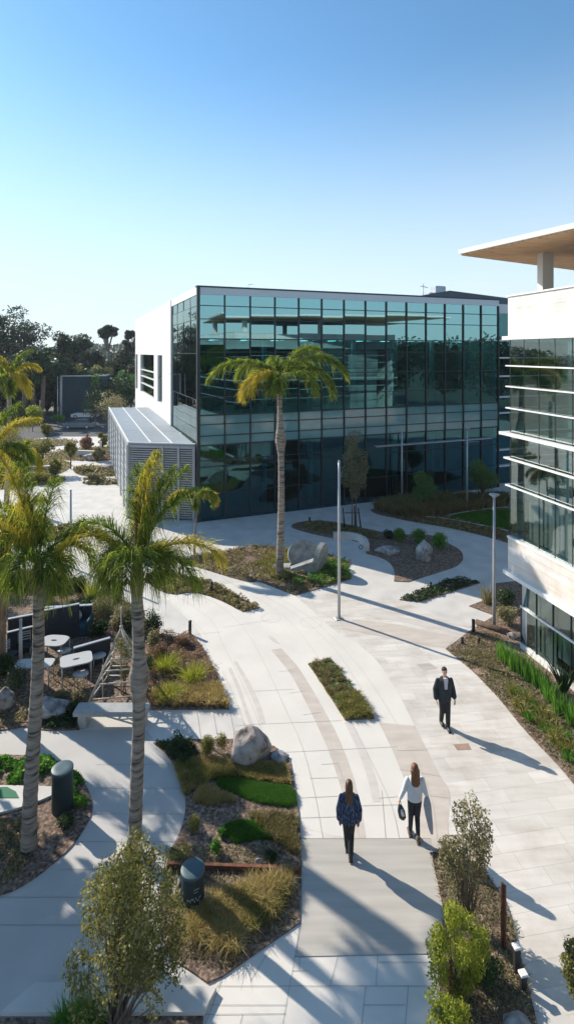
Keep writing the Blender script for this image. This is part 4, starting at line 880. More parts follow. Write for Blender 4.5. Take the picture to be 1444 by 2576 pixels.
# countable tufts and shrubs
def tuft_thing(name, label, cat, p, h, k, wd, m, seed, group, spread_=.5, flop=.3, base=.1):
    rs = np.random.RandomState(seed); Q = tuft(np.array([[0, 0, 0]]), k, h, wd, rs, spread_, flop, base); n = len(Q)//2; r_ = rs.beta(2, 2, n)
    o = quads(name, Q, np.concatenate([r_, r_]), LM[m]); o.location = (p[0], p[1], .03); return tag(o, label, cat, group)
def low_shrub(name, label, p, wd, h, n, leaf, m, seed, group=None, cat='shrub'):
    rs = np.random.RandomState(seed); bl_ = []; rg = random.Random(seed)
    for i in range(9): a = rg.uniform(0, 6.28); q_ = rg.uniform(0, .6); bl_.append((math.cos(a)*wd*.35*q_, math.sin(a)*wd*.35*q_, h*rg.uniform(.3, .68), wd*.26, wd*.26, h*.32))
    Q, k = clump_crown(bl_, n, leaf, rs, .35); tn = rs.uniform(0, 1, 9)[k]
    o = quads(name, Q, np.clip(.6*rs.beta(2, 2.2, n)+.4*tn, 0, 1), LM[m]); o.location = (p[0], p[1], .02); return tag(o, label, cat, group)
# strappy green clumps by the right building: a row
strap = [(1262, 1662, .62), (1275, 1672, .7), (1292, 1688, .75), (1312, 1700, .8), (1330, 1716, .8), (1350, 1730, .85), (1368, 1748, .8), (1385, 1768, .7), (1405, 1800, .62), (1425, 1808, .6), (1440, 1830, .6)]
for i, (x, y, h) in enumerate(strap):
    tuft_thing('strappy_plant', 'upright strappy green clump in the row by the right wall, %s from the back' % ('first second third fourth fifth sixth seventh eighth ninth tenth last'.split()[i]), 'plant', P(x, y), h, 90, .024, 'fresh', 300+i, 'strappy clumps along the right building', .32, .12, .16)
tuft_thing('agave', 'dark blue green spiky plant against the right glass wall at the picture edge', 'plant', P(1418, 1748), .95, 60, .05, 'dark', 320, None, .55, .0, .05)
tuft_thing('grass_clump', 'brown green grass clump by the corner of the right building beside the lamp post', 'grass', P(1225, 1520), .8, 120, .02, 'drab', 321, None, .5, .2, .2)
for i, (x, y, wd, h, m, lb) in enumerate(((1270, 1535, 1.1, 1.0, 'dark', 'dark shrub behind the lamp post at the building corner'), (1275, 1570, 1.1, .85, 'olive', 'bronze shrub in front of the lamp post at the building corner'), (1005, 1362, 1.2,   .85, 'fresh', 'left green shrub of the three behind the two boulders'), (1055, 1368, 1.2, .9, 'fresh', 'middle green shrub behind the two boulders'), (1104, 1385, 1.3, 1.1, 'fresh', 'right green shrub beside the upright boulder'),
                                         (978, 1356, .9, .55, 'dark', 'small dark shrub above the low grey boulder'), (1350, 1870, .1, .1, 'bush', '') )):
    if lb: low_shrub('shrub', lb, P(x, y), wd, h, 2600, .085, m, 330+i)
tn = [(1305, 1752), (1325, 1768), (1300, 1778), (1345, 1790), (1318, 1798), (1365, 1800), (1335, 1815), (1360, 1828), (1385, 1822), (1375, 1845), (1400, 1850), (1395, 1868), (1420, 1862), (1415, 1888), (1438, 1895), (1432, 1915), (1290, 1745)]
for i, (x, y) in enumerate(tn):
    col = 'bush' if i % 3 else 'fresh'
    o = tuft_thing('grass_tuft', 'low green grass tuft in the bark beside the right hand walk', 'grass', P(x, y), .26+.05*(i % 3), 130, .016, 'bush' if i % 3 else 'fresh', 350+i, 'low tufts in the right bed', .8, .3, .14)
for i, (x, y, wd, h, m, lb) in enumerate(((418, 1690, .55, .42, 'yellow', 'bright lime grass mound nearest the trellis in the triangular bed'), (488, 1715, .6, .42, 'yellow', 'bright lime grass mound at the right of the triangular bed'), (428, 1762, .6, .32, 'yellow', 'flat lime grass mound near the front edge of the triangular bed'))):
    tuft_thing('grass_mound', lb, 'grass', P(x, y), h*1.35, 420, .012, m, 380+i, 'lime grass mounds', .95, .25, .3)
for i, (x, y, wd, h, m, lb) in enumerate(((165, 2085, .55, .34, 'dark', 'dark green low plant in the round bed right of the leaning palm'), (545, 2150, .40, .34, 'fresh', 'bright green leafy plant on the bark of the middle bed'), (560, 2108, .3, .2, 'fresh', 'small fresh plant touching the short lawn patch'), (683, 2168, .34, .2, 'dark', 'dark green small plant in the shaded bark of the middle bed'), (487, 2095, .45, .4, 'bush', 'sparse green shrub at the left edge of the middle bed'),
                                         (440, 1905, .6, .6, 'dark', 'dark shrub at the top left corner of the middle bed'), (520, 1905, .55, .62, 'bush', 'feathery green shrub left of the large boulder'), (560, 1895, .5, .6, 'bush', 'feathery shrub touching the large boulder'), (755, 1467, .9, .25, 'fresh', 'round lime green plant in front of the stone sculpture'),
                                         (160, 1510, 1.3, 1.5, 'bush', 'tall leafy green shrub behind the seating'), (110, 1518, 1.1, .8, 'yellow', 'grassy lime plant behind the seating wall'), (258, 1555, 1.7, 1.0, 'olive', 'broad bronze shrub right of the dark booth'), (310, 1570, 1.3, 1.0, 'olive', 'bronze shrub behind the top of the trellis'), (385, 1600, 1.1, 1.1, 'dark', 'dark shrub behind the large palm trunk'),
                                         (40, 1750, 1.1, 1.1, 'dark', 'dark green strappy shrub left of the leaning palm trunk'), (120, 1788, .6, .3, 'yellow', 'small yellowish plant on the bark in front of the white tables'), (20, 1500, 1.6, 1.1, 'dark', 'dark bush behind the seating at the left edge'), (180, 1800, .7, .5, 'dark', 'dark plant between the pale boulder and the bench'), (400, 1660, .8, .6, 'red', 'reddish shrub right of the large palm trunk'), (455, 1625, .8, .4, 'red', 'pink brown low shrub at the tip of the triangular bed'))):
    if m: low_shrub('shrub', lb, P(x, y), wd, h, 2300 if wd > .5 else 900, .05 if y > 1650 else .075, m, 400+i)
for i, (x, y, wd, h, m, lb) in enumerate(((60, 1475, 1.6, .9, 'bush', 'leafy sunlit shrub behind the left end of the seating partitions'), (200, 1500, 1.4, 1.1, 'dark', 'dark shrub right of the tall leafy one behind the seating'), (225, 1545, 1.2, .8, 'dark', 'dark shrub at the right end of the booth partition'), (140, 1478, 1.5, .8, 'bush', 'sunlit green shrub at the back edge of the seating bed'), (285, 1520, 1.3, .7, 'olive', 'bronze shrub at the back edge of the bed behind the trellis'),
                                         (345, 1590, 1.1, 1.2, 'dark', 'tall dark shrub between trellis top and large palm trunk'), (250, 1600, 1.1, .6, 'dark', 'low dark shrub behind the nearest partition'), (385, 1640, .8, .9, 'olive', 'bronze shrub just right of the large palm trunk'), (300, 1585, 1.2, .8, 'olive', 'bronze shrub directly behind the trellis apex'), (-20, 1530, 1.6, 1.4, 'dark', 'dark shrub at the very left behind the seating'),
                                         (15, 1700, 1.0, .9, 'dark', 'dark shrub in front of the seating at the left edge'), (195, 1765, .6, .35, 'olive', 'low bronze plant between boulder and trellis foot'), (350, 1740, .8, .5, 'dark', 'dark low plant inside the trellis right side'), (370, 1700, .7, .8, 'dark', 'dark shrub between trellis and triangular bed'), (150, 1760, .5, .25, 'olive', 'small bronze plant on the bark in front of the tables'))):
    low_shrub('shrub', lb, P(x, y), wd, h, 2600 if wd > .9 else 1200, .06 if y > 1650 else .085, m, 460+i)
tuft_thing('grass_clump', 'tall pale straw grass clump behind the bronze shrub', 'grass', P(233, 1530), 1.25, 200, .02, 'yellow', 440, None, .35, .12, .15)
palm('palm_tree', 'golden green palm crown reaching in from the left edge above the seating', Vector((-10.0, 17.6, 0)), Vector((-9.9, 17.6, 7.3)), .16, .12,
     [(5, 74, 2.3, 1.3, 1), (-15, 60, 2.0, 2.2, 0), (25, 50, 2.0, 2.4, 1), (60, 80, 2.3, .9, 0), (-60, 60, 1.3, 3.0, 0), (120, 70, 2.0, 1.6, 0), (200, 60, 1.8, 2.0, 0), (10, 40, 1.6, 2.4, 0)], 53, leaflet=.75, per=560, w=.017, hang=1.2)
palm('palm_tree', 'thick tall palm just beyond the left edge of the picture', Vector((-12.3, 21.0, 0)), Vector((-12.2, 21.0, 10.6)), .30, .26,
     [(a*90+50, 50, 1.1, 2.2, 0) for a in range(4)], 51, leaflet=.5, per=250, w=.04, boot=False)
# ---- trees outside the picture: left ones shade the grey path, the tall ones are added to darken glass reflections
off = tree('shade_tree', 'broad shade tree standing beyond the left edge of the garden', 'tree', (-14.2, 15.6, 0), 8.8, 6.4, 3.6, 500, n=13000, leaf=.42, m='bush', nb=34, r0=.2, blob=.42)
c = copy_tree(off); c.location = (-11.5, 9.6, 0); c['label'] = 'second broad shade tree beyond the left edge nearer the viewer'
c = copy_tree(off); c.location = (-19.5, 9.0, 0); c['label'] = 'third broad shade tree far beyond the left edge'
bgp = tree('reflection_tree', 'tall unseen tree added behind the viewpoint to darken the glass reflections', 'tree', (-14, -26, 0), 13, 11, 3.5, 501, n=5000, leaf=.6, m='euc', nb=26, r0=.25, blob=.42, group='unseen trees added to darken the glass reflections')
for k_, (x, y) in enumerate(((0, -28), (12, -30), (25, -27), (38, -24), (50, -18), (58, -8), (62, 3), (63, 14), (60, 25), (58, 36))):
    c = copy_tree(bgp); c.location = (x, y, 0); c.rotation_euler = (0, 0, k_*1.1); c.scale = (1.15,)*3; c['label'] = 'tall unseen tree added behind or right of the viewpoint to darken the glass reflections'
# ------------------------------------------------------------------ street furniture
M['steel'] = mat('grey_lamp_metal', (.46, .48, .50), .4, metal=.3)
M['black'] = mat('black_metal', (.025, .025, .028), .5)
M['bin'] = mat('dark_teal_bin', (.008, .03, .038), .6, var=.2, scale=3)
M['binlid'] = mat('bin_lid_metal', (.06, .11, .13), .5, metal=.1)
M['rust'] = mat('rusty_steel', (.16, .06, .035), .85, var=.35, scale=9, bump=.3)
M['timber'] = mat('grey_timber', (.52, .47, .40), .85, var=.25, scale=6, stretch=(1, 1, .2))
M['rock'] = mat('pale_granite', (.42, .39, .36), .9, scale=3.5, bump=.9, bscale=7, ramp=[(.36, (.12, .10, .09)), (.46, (.36, .31, .28)), (.7, (.52, .47, .44))], detail=8)
M['rockg'] = mat('grey_granite', (.36, .36, .37), .9, scale=4, bump=.7, bscale=9, ramp=[(.34, (.14, .14, .145)), (.48, (.32, .32, .33)), (.7, (.50, .50, .51))], detail=8)
M['conc2'] = mat('bench_concrete', (.40, .41, .41), .8, var=.12, scale=3, bump=.2)
M['paint'] = mat('pale_marking', (.5, .55, .55), .6)

def lamp(x, yb, yt, label, head=True, name='street_lamp'):
    b = P(x, yb); z = H-(yt-HY)*b.y/F
    t = thing(name, label, 'lamp post', b, 0, 'slim lamp posts of the plaza' if head else 'slim plain poles of the plaza')
    MB().tube([(0, 0, .02), (0, 0, z*.5), (0, 0, z)], [.068, .062, .05], 12).build('pole', M['steel'], t)
    MB().box((0, 0, .02), (.36, .30, .03), .3, .01).build('base_plate', M['steel'], t)
    if head:
        MB().loft([(0, 0, z-.10, .06, .06), (0, 0, z-.02, .13, .13), (0, 0, z+.02, .21, .21), (0, 0, z+.05, .21, .21), (0, 0, z+.07, .10, .10)], 20).build('lamp_head', M['steel'], t)
    else: MB().loft([(0, 0, z-.02, .055, .055), (0, 0, z+.05, .055, .055), (0, 0, z+.08, .02, .02)], 12).build('pole_cap', M['steel'], t)
lamp(853, 1557, 1162, 'tall plain grey pole on a base plate in the centre of the plaza', False)
lamp(1011, 1262, 1082, 'plain pale pole close to the glass front, left of the round trees', False)
lamp(1175, 1283, 1078, 'lamp post with a small flat head between the two round trees')
lamp(1243, 1583, 1246, 'lamp post with flat round head at the corner of the right building')
lamp(178, 1427, 1235, 'dark thin pole behind the left palms', False)
lamp(145, 1062, 946, 'white pole beside the shed', False)

bset = [(452, 1457, 28, 'bollard at the back end of the brown planted strip'), (532, 1491, 26, 'bollard in the middle of the brown planted strip'), (478, 1597, 33, 'bollard at the pink tip of the triangular bed'), (779, 1316, 14, 'small far bollard behind the comma shaped bed'), (1083, 1484, 18, 'bollard in the small shaded bed'), (1191, 1592, 31, 'thick bollard at the corner of the right bed by the log')]
for (x, yb, hp, lb) in bset:
    b = P(x, yb); h = hp*b.y/F*1.05
    t = thing('bollard', 'dark '+lb, 'bollard', b, 0, 'dark bollards around the plaza')
    MB().loft([(0, 0, 0, .065, .065), (0, 0, h*.82, .065, .065)], 14).build('post', M['black'], t)
    MB().loft([(0, 0, h*.82, .045, .045), (0, 0, h*.88, .045, .045), (0, 0, h*.88+.005, .07, .07), (0, 0, h, .07, .07)], 14).build('cap', M['black'], t)
for (x, yb, hp, lb) in ((1163, 1622, 15, 'short black stub in the bark, left one of two below the thick bollard'), (1205, 1622, 14, 'short black stub in the bark, right one of two below the thick bollard')):
    b = P(x, yb); mb = MB().loft([(0, 0, 0, .05, .05), (0, 0, hp*b.y/F, .045, .045), (0, 0, hp*b.y/F+.03, .07, .07), (0, 0, hp*b.y/F+.05, .03, .03)], 10)
    o = mb.build('garden_light', M['black']); o.location = b; tag(o, lb, 'garden light', 'short garden lights')

def bin_(x, yb, wd, h, label, marks=False):
    b = P(x, yb-14); t = thing('litter_bin', label, 'bin', b, .2); r = wd/2
    MB().loft([(0, 0, 0, r, r), (0, 0, .04, r*1.02, r*1.02), (0, 0, h-.12, r*1.0, r*1.0), (0, 0, h-.06, r*1.0, r*1.0)], 28).build('body', M['bin'], t)
    lid = MB().loft([(0, 0, h-.06, r*1.05, r*1.05), (0, 0, h-.01, r*1.05, r*1.05), (0, .0, h, r*1.0, r*1.0), (0, .0, h-.004, r*.5, r*.4)], 28); lid.build('lid', M['binlid'], t)
    if marks:      # the pale, unreadable strokes on the side
        mk = MB(); rg = random.Random(2)
        for row, (z0, cnt) in enumerate(((h*.45, 11), (h*.70, 4), (h*.63, 3))):
            a = -2.1 if row == 0 else -1.5
            for i in range(cnt):
                a2 = a+rg.uniform(.05, .11); zz = z0+rg.uniform(-.012, .012); dz = rg.choice((-.02, .02, .006)) if row == 0 else .004
                pts = [(r*1.025*math.cos(q)-0, r*1.025*math.sin(q), zz+dz*k) for k, q in enumerate((a, (a+a2)/2, a2))]
                mk.tube([Vector(p) for p in pts], .006, 4); a = a2+rg.uniform(.01, .06)
        mk.build('lettering_marks', M['paint'], t)
    return t
bin_(157, 2052, .50, 1.06, 'tall dark teal cylindrical bin in the round bed among bright green plants')
bin_(485, 2296, .47, .80, 'dark cylindrical bin with pale worn lettering, in front of a pale boulder', True)

def boulder(label, c, size, seed, m='rock', rz=0.0, group=None, facet=.28, name='boulder', sink=.12):
    bm = bmesh.new(); bmesh.ops.create_icosphere(bm, subdivisions=4, radius=1)
    rg = random.Random(seed); planes = []
    for _ in range(13):
        d = Vector((rg.uniform(-1, 1), rg.uniform(-1, 1), rg.uniform(-.5, 1))).normalized(); planes.append((d, rg.uniform(1-facet*1.7, .93)))
    for v in bm.verts:
        p = v.co.copy()
        for d, k in planes:
            e = p.dot(d)
            if e > k: p -= d*(e-k)*.92
        p *= 1+.09*mnoise.noise(p*2.2+Vector((seed, 0, 0)))+.035*mnoise.noise(p*7)+.015*mnoise.noise(p*19)
        v.co = Vector((p.x*size[0]/2, p.y*size[1]/2, p.z*size[2]/2+size[2]*(.5-sink)))
        if v.co.z < -.02: v.co.z = -.02
    me = bpy.data.meshes.new(name); bm.to_mesh(me); bm.free()
    for p in me.polygons: p.use_smooth = True
    o = link(name, me, M[m]); o.location = c; o.rotation_euler = (0, 0, rz); return tag(o, label, 'boulder', group)
boulder('large cracked pinkish boulder on the edge of the middle bed', P(632, 1912), (1.35, .95, 1.0), 3, 'rock', .2)
boulder('low flat dark stone just right of the large pinkish boulder', P(703, 1912), (.62, .5, .22), 5, 'rockg')
boulder('wide pale flat topped boulder behind the leaning palm trunk', P(117, 1806), (1.5, .9, .66), 7, 'rockg', .1)
boulder('round brown boulder at the left edge beside dark plants', P(4, 1785), (.8, .7, .75), 9, 'rock')
boulder('low rounded grey boulder, left one of the two in the comma shaped bed', P(973, 1394), (1.5, .9, .62), 11, 'rockg', -.15)
boulder('upright pointed grey boulder, right one of the two in the comma shaped bed', P(1067, 1411), (1.2, .95, 1.35), 14, 'rockg', .1)
boulder('pale boulder half hidden behind the lettered bin', P(455, 2262), (.42, .4, .62), 17, 'rock')
boulder('small white stone on the shaded bark of the middle bed', P(650, 2176), (.20, .14, .16), 19, 'rockg')
boulder('tiny white stone near the short lawn patch', P(637, 2128), (.12, .09, .05), 21, 'rockg')
boulder('small reddish stone at the end of the log in the right bed', P(1293, 1607), (.6, .4, .3), 23, 'rock')
boulder('pale round rock at the bottom edge in the narrow bed', P(1302, 2596), (.5, .4, .3), 25, 'rockg')
boulder('low pale boulder in the far garden near the annex', P(240, 1157), (2.6, 1.2, 1.0), 27, 'rock')
boulder('reddish low rock by the annex wall in the far garden', P(272, 1183), (1.6, 1.2, .7), 29, 'rock')
boulder('tall pale standing stone behind the seating, half hidden by palm trunk', P(112, 1520), (.7, .5, 1.25), 31, 'rockg')
boulder('small grey stone among plants left of the seating', P(20, 1470), (.8, .6, .5), 33, 'rockg')
# stone sculpture in the palm bed
t = thing('stone_sculpture', 'grey stone sculpture of leaning discs and wedges beside the tall palm', 'sculpture', P(772, 1440))
M['cs'] = mat('weathered_sculpture_stone', (.40, .41, .40), .85, scale=3, bump=.6, ramp=[(.3, (.17, .18, .18)), (.55, (.31, .32, .31)), (.75, (.42, .43, .42))], detail=8)
def disc(c, rx, rz_, th, ang, tilt):
    n = 30; vs = []; q = Matrix.Rotation(ang, 3, 'Z')@Matrix.Rotation(tilt, 3, 'X')
    for s_ in (-1, 1):
        for i in range(n): a = 2*math.pi*i/n; vs.append(Vector(c)+q@Vector((rx*math.cos(a), s_*th/2, max(-rz_*.75, rz_*math.sin(a)))))
    return MB().add(vs, [tuple(range(n-1, -1, -1)), tuple(range(n, 2*n))]+[(i, (i+1) % n, n+(i+1) % n, n+i) for i in range(n)])
disc((-.15, .85, .62), .85, .72, .30, .15, -.45).build('stone_disc', M['cs'], t)
disc((.72, .15, .68), .62, .82, .26, 1.05, .15).build('stone_disc', M['cs'], t)
MB().hexa([(-.9, -.2, 0), (.55, -.35, 0), (.6, .35, 0), (-.9, .3, 0), (-.85, -.1, .22), (.5, -.2, .70), (.55, .25, .72), (-.85, .2, .24)]).build('stone_wedge', M['cs'], t)
MB().hexa([(-2.6, .15, 0), (-.9, .0, 0), (-.8, .75, 0), (-2.4, .6, 0), (-2.5, .2, .14), (-.9, .05, .24), (-.8, .7, .24), (-2.35, .5, .14)]).build('stone_slab', M['cs'], t)
# low curved concrete wall at the waist of the comma bed
mb = MB(); pts = [P(840, 1358), P(870, 1357), P(898, 1362), P(915, 1372), P(920, 1388)]
for a, b in zip(pts, pts[1:]): mb.wall(a.xy, b.xy, 0, .42, .22)
t = thing('low_concrete_wall', 'low curved concrete seat wall at the waist of the comma shaped bed', 'wall', (0, 0, 0)); mb.build('wall', M['concrete'], t)
n = 14; c = P(908, 1386); MB().tube([(c.x-.03+.11*math.cos(2*math.pi*i/n), c.y-.14, .26+.11*math.sin(2*math.pi*i/n)) for i in range(n+1)], .02, 5).build('ring', M['black'], t)

# stakes of the young tree
for i, (x, yb, lean_) in enumerate(((867, 1330, .10), (908, 1330, -.16), (893, 1324, .03))):
    b = P(x, yb); t = MB().tube([(0, 0, 0), (-lean_*1.4*(-1 if i == 1 else 1)*.8, 0, 1.35)], [.045, .04], 8).build('tree_stake', M['black']); t.location = b
    tag(t, ['black slanted stake left of the young tree', 'black slanted stake right of the young tree', 'black stake just behind the young tree stems'][i], 'stake', 'stakes round the young tree')
b = P(888, 1329, 0); o = MB().bar((-.55, 0, 0), (.45, 0, .02), .03, 6).build('stake_tie', M['black']); o.location = (b.x, b.y, 1.0); tag(o, 'black horizontal tie joining the stakes of the young tree', 'tie')
# rusty wooden stakes and little path light in the narrow bed
for (x, yb, h, lb) in ((1263, 2388, 1.28, 'rust brown stake right of the airy bronze shrub, left one of the pair'), (1270, 2392, 1.25, 'rust brown stake right of the airy bronze shrub, right one of the pair'), (1133, 2536, .86, 'rust brown stake in front of the bushy yellow green shrub')):
    b = P(x, yb); o = MB().box((0, 0, h/2), (.045, .045, h), .4, .008).build('wooden_stake', M['rust']); o.location = b; tag(o, lb, 'stake', 'rusty stakes in the narrow bed')
for (x, yb, h, lb) in ((1300, 2450, .48, 'black square path light with pale top at the edge of the narrow bed'), (1316, 2492, .28, 'short black path light behind the taller one at the bed edge')):
    b = P(x, yb); t = thing('path_light', lb, 'garden light', b, .2)
    MB().box((0, 0, h/2), (.11, .09, h), 0, .008).build('post', M['black'], t); MB().box((0, 0, h+.02), (.14, .12, .035), 0, .006).build('cap', M['whitem'], t)
# timber and steel edging
a, b = P(420, 2192), P(757, 2204)
tag(MB().wall(a.xy, b.xy, .03, .15, .07).build('steel_edging', M['rust']), 'rusty steel edging crossing the middle bed behind the lettered bin', 'edging')
a, b = P(1198, 1572), P(1284, 1602)
tag(MB().tube([(a.x, a.y, .12), ((a.x+b.x)/2, (a.y+b.y)/2, .13), (b.x, b.y, .12)], [.11, .12, .11], 12).build('log', mat('brown_log', (.13, .085, .06), .9, var=.3, scale=5, bump=.6)), 'brown log lying behind the thick bollard in the right bed', 'log')
# ---- concrete bench
b = P(282, 1822); t = thing('concrete_bench', 'grey concrete bench with slab seat in front of the trellis', 'bench', b)
MB().box((0, 0, .45), (2.25, .50, .13), 0, .03).build('seat', M['conc2'], t)
for s_ in (-.86, .93): MB().box((s_, .0, .193), (.26, .40, .383), 0, .02).build('leg', M['conc2'], t)
# ---- trellis
t = thing('pyramid_trellis', 'weathered timber pyramid trellis with horizontal rungs behind the bench', 'trellis', (-5.6, 17.9, 0))
ap = Vector((.05, .05, 2.25)); ft = [Vector((-.85, -.72, 0)), Vector((1.05, -.45, 0)), Vector((.95, .75, 0)), Vector((-.7, .75, 0))]
for f_ in ft: MB().tube([f_, ap+(ap-f_)*.03], .036, 6).build('leg', M['timber'], t)
for k in (.12, .3, .46, .60, .73, .85):
    for i in (0, 1, 2, 3):
        p, q = ft[i].lerp(ap, k), ft[(i+1) % 4].lerp(ap, k); MB().tube([p, q], .024, 5).build('rung', M['timber'], t)
MB().tube([Vector((.05, .05, 0)), Vector((.05, .05, 2.95))], .025, 6).build('centre_pole', M['timber'], t)
for x_ in (-.45, .5): MB().tube([Vector((x_, -.3, 0)), Vector((x_, -.3, 1.2))], .022, 5).build('post', M['timber'], t)
tree('climbing_plant', 'sparse grey green climbing plant filling the pyramid trellis', 'plant', (-5.5, 17.95, 0), 2.05, 1.1, .5, 600, n=2600, leaf=.05, m='bush', nb=16, r0=.02, shape='cone', blob=.34, stems=3)
# ---- dark seating area
M['navy'] = mat('dark_navy_panel', (.018, .028, .042), .6, var=.15)
M['tableW'] = mat('pale_table_top', (.46, .47, .47), .45)
M['teal'] = mat('dark_teal_upholstery', (.015, .06, .085), .7, var=.2, scale=5)
def panel(name, label, pa, pb, z, th=.09, cap=True, z0=.03):
    a, b = Vector(pa), Vector(pb); t = thing(name, label, 'partition', (a.x, a.y, 0))
    MB().wall((0, 0), (b-a).xy, z0, z, th).build('board', M['navy'], t)
    if cap: MB().wall((0, 0), (b-a).xy, z, z+.035, th+.02, .01).build('top_rail', M['steel'], t)
def PZ(x, y, z): return P(x, y, z)
panel('booth_partition', 'tall dark navy partition behind the booth', PZ(112, 1538, 1.35), PZ(200, 1521, 1.35), 1.35)
panel('booth_partition', 'dark partition with pale rail left of the leaning palm trunk', PZ(20, 1560, 1.2), PZ(84, 1548, 1.2), 1.2)
panel('booth_partition', 'lower dark partition in front at the left edge', PZ(18, 1594, .95), PZ(84, 1578, .95), .95)
panel('booth_partition', 'long dark low partition with pale rail behind the nearest table', PZ(186, 1633, .85), PZ(278, 1607, .85), .85)
# booth sofa
b = PZ(165, 1600, 0); t = thing('booth_sofa', 'dark teal booth sofa with high back below the navy partition', 'sofa', b, .12)
MB().box((0, .1, .24), (1.75, .62, .42), 0, .05).build('seat', M['teal'], t)
MB().box((0, .48, .50), (1.85, .12, .92), 0, .03).build('backrest', M['navy'], t)
for s_ in (-.93, .93): MB().box((s_, .1, .36), (.10, .72, .64), 0, .03).build('armrest', M['teal'], t)
MB().box((0, .48, .98), (1.87, .14, .04), 0).build('top_rail', M['steel'], t)
CU = mat('patterned_cushion', (.5, .5, .5), .8, scale=14, ramp=[(.42, (.12, .13, .15)), (.5, (.55, .54, .53)), (.8, (.62, .60, .58))])
for x_, lb in ((-.62, 'blue grey patterned cushion at the left of the booth sofa'), (.3, 'white patterned cushion in the middle of the booth sofa')):
    o = MB().ball((0, 0, 0), (.24, .09, .24), 14, 10).build('cushion', CU); o.location = (b.x+x_, b.y+.26+x_*.12, .67); o.rotation_euler = (-.25, 0, .12); tag(o, lb, 'cushion')
def table(label, c, w_, d_, rz, h=.74, rounded=False):
    t = thing('garden_table', label, 'table', (c.x, c.y, .03), rz, 'pale tables of the seating area')
    n = 32; out = []; inn = []
    for i in range(n):
        a = 2*math.pi*(i+.5)/n; ca, sa = math.cos(a), math.sin(a); e = .35 if not rounded else .62
        out.append((w_/2*math.copysign(abs(ca)**e, ca), d_/2*math.copysign(abs(sa)**e, sa))); inn.append((.12*ca, .055*sa))
    vs = [(x, y, z) for z in (h-.04, h) for ring_ in (out, inn) for x, y in ring_]
    fs = []
    for i in range(n):
        j_ = (i+1) % n; fs += [(2*n+i, 2*n+j_, 3*n+j_, 3*n+i), (i, n+i, n+j_, j_), (i, j_, 2*n+j_, 2*n+i), (n+i, 3*n+i, 3*n+j_, n+j_)]
    MB().add(vs, fs).build('tabletop', M['tableW'], t)
    for sx in (-1, 1):
        for sy in (-1, 1): MB().tube([(sx*w_*.44, sy*d_*.42, 0), (sx*w_*.44, sy*d_*.42, h-.04)], .022, 6).build('leg', M['steel'], t)
table('pale table with a slot in its top, nearest the trellis', PZ(192, 1658, .77), 1.05, .78, .42)
table('rounded pale table with a slot beside the booth sofa', PZ(136, 1611, .77), 1.0, .75, -.1, rounded=True)
table('pale table half hidden behind the leaning palm trunk', PZ(88, 1668, .77), 1.25, .55, .05)
def stool(label, c, rz=0):
    t = thing('stool', label, 'stool', (c.x, c.y, .03), rz, 'pale stools of the seating area')
    MB().loft([(0, 0, .42, .24, .19), (0, 0, .45, .27, .21), (0, 0, .48, .25, .20)], 18).build('seat', M['tableW'], t)
    for sx in (-1, 1):
        for sy in (-1, 1): MB().tube([(sx*.18, sy*.13, 0), (sx*.15, sy*.10, .43)], .014, 5).build('leg', M['steel'], t)
stool('pale oval stool in front of the slotted table nearest the trellis', PZ(203, 1698, .45)); stool('pale oval stool behind that table near the low partition', PZ(248, 1652, .45), .3)
stool('pale stool between the two slotted tables', PZ(160, 1640, .45), .3)
def chair(label, c, rz):
    t = thing('metal_chair', label, 'chair', (c.x, c.y, .03), rz, 'metal chairs of the seating area')
    MB().box((0, 0, .44), (.44, .42, .035), 0, .01).build('seat', M['navy'], t)
    bk = MB()
    for zz in (.56, .66, .76, .84): bk.box((0, .21, zz), (.42, .02, .04))
    for sx in (-.21, .21): bk.tube([(sx, .21, .44), (sx, .215, .86)], .012, 5)
    bk.build('backrest', M['tableW'], t)
    for sx in (-.19, .19):
        for sy in (-.18, .18): MB().tube([(sx, sy, 0), (sx, sy, .43)], .012, 5).build('leg', M['tableW'], t)
chair('white framed chair left of the leaning palm trunk', PZ(62, 1628, .4), .5); chair('slatted chair at the left edge of the seating area', PZ(28, 1650, .4), 1.4)
lamp(52, 1700, 1562, 'thin grey pole with short arm at the left of the seating area', False)
# seat wall and green play shape inside the round bed
q = [P(-60, 1985), P(75, 1985), P(132, 1988), P(134, 2008), P(103, 2022), P(40, 2044), P(-60, 2068)]
t = thing('garden_platform', 'pale concrete platform running into the round bed from the left edge', 'platform', (0, 0, 0))
MB().prism([p.xy for p in q], .0, .09).build('slab', M['concrete'], t)
tag(struct('green_play_surface', MB().prism([P(x, y).xy for x, y in ((-60, 1992), (18, 1990), (40, 2002), (48, 2018), (-60, 2018))], .09, .10), mat('green_rubber', (.03, .17, .09), .8)), kind='structure')
# flat pale slab at the bottom left and steps
t = thing('concrete_step', 'wide pale concrete slab edge along the bottom of the grey path', 'step', (0, 0, 0))
MB().prism([P(x, y, .1).xy for x, y in ((90, 2472), (310, 2472), (545, 2484), (512, 2548), (0, 2548))], 0, .10).build('slab', M['concrete'], t)
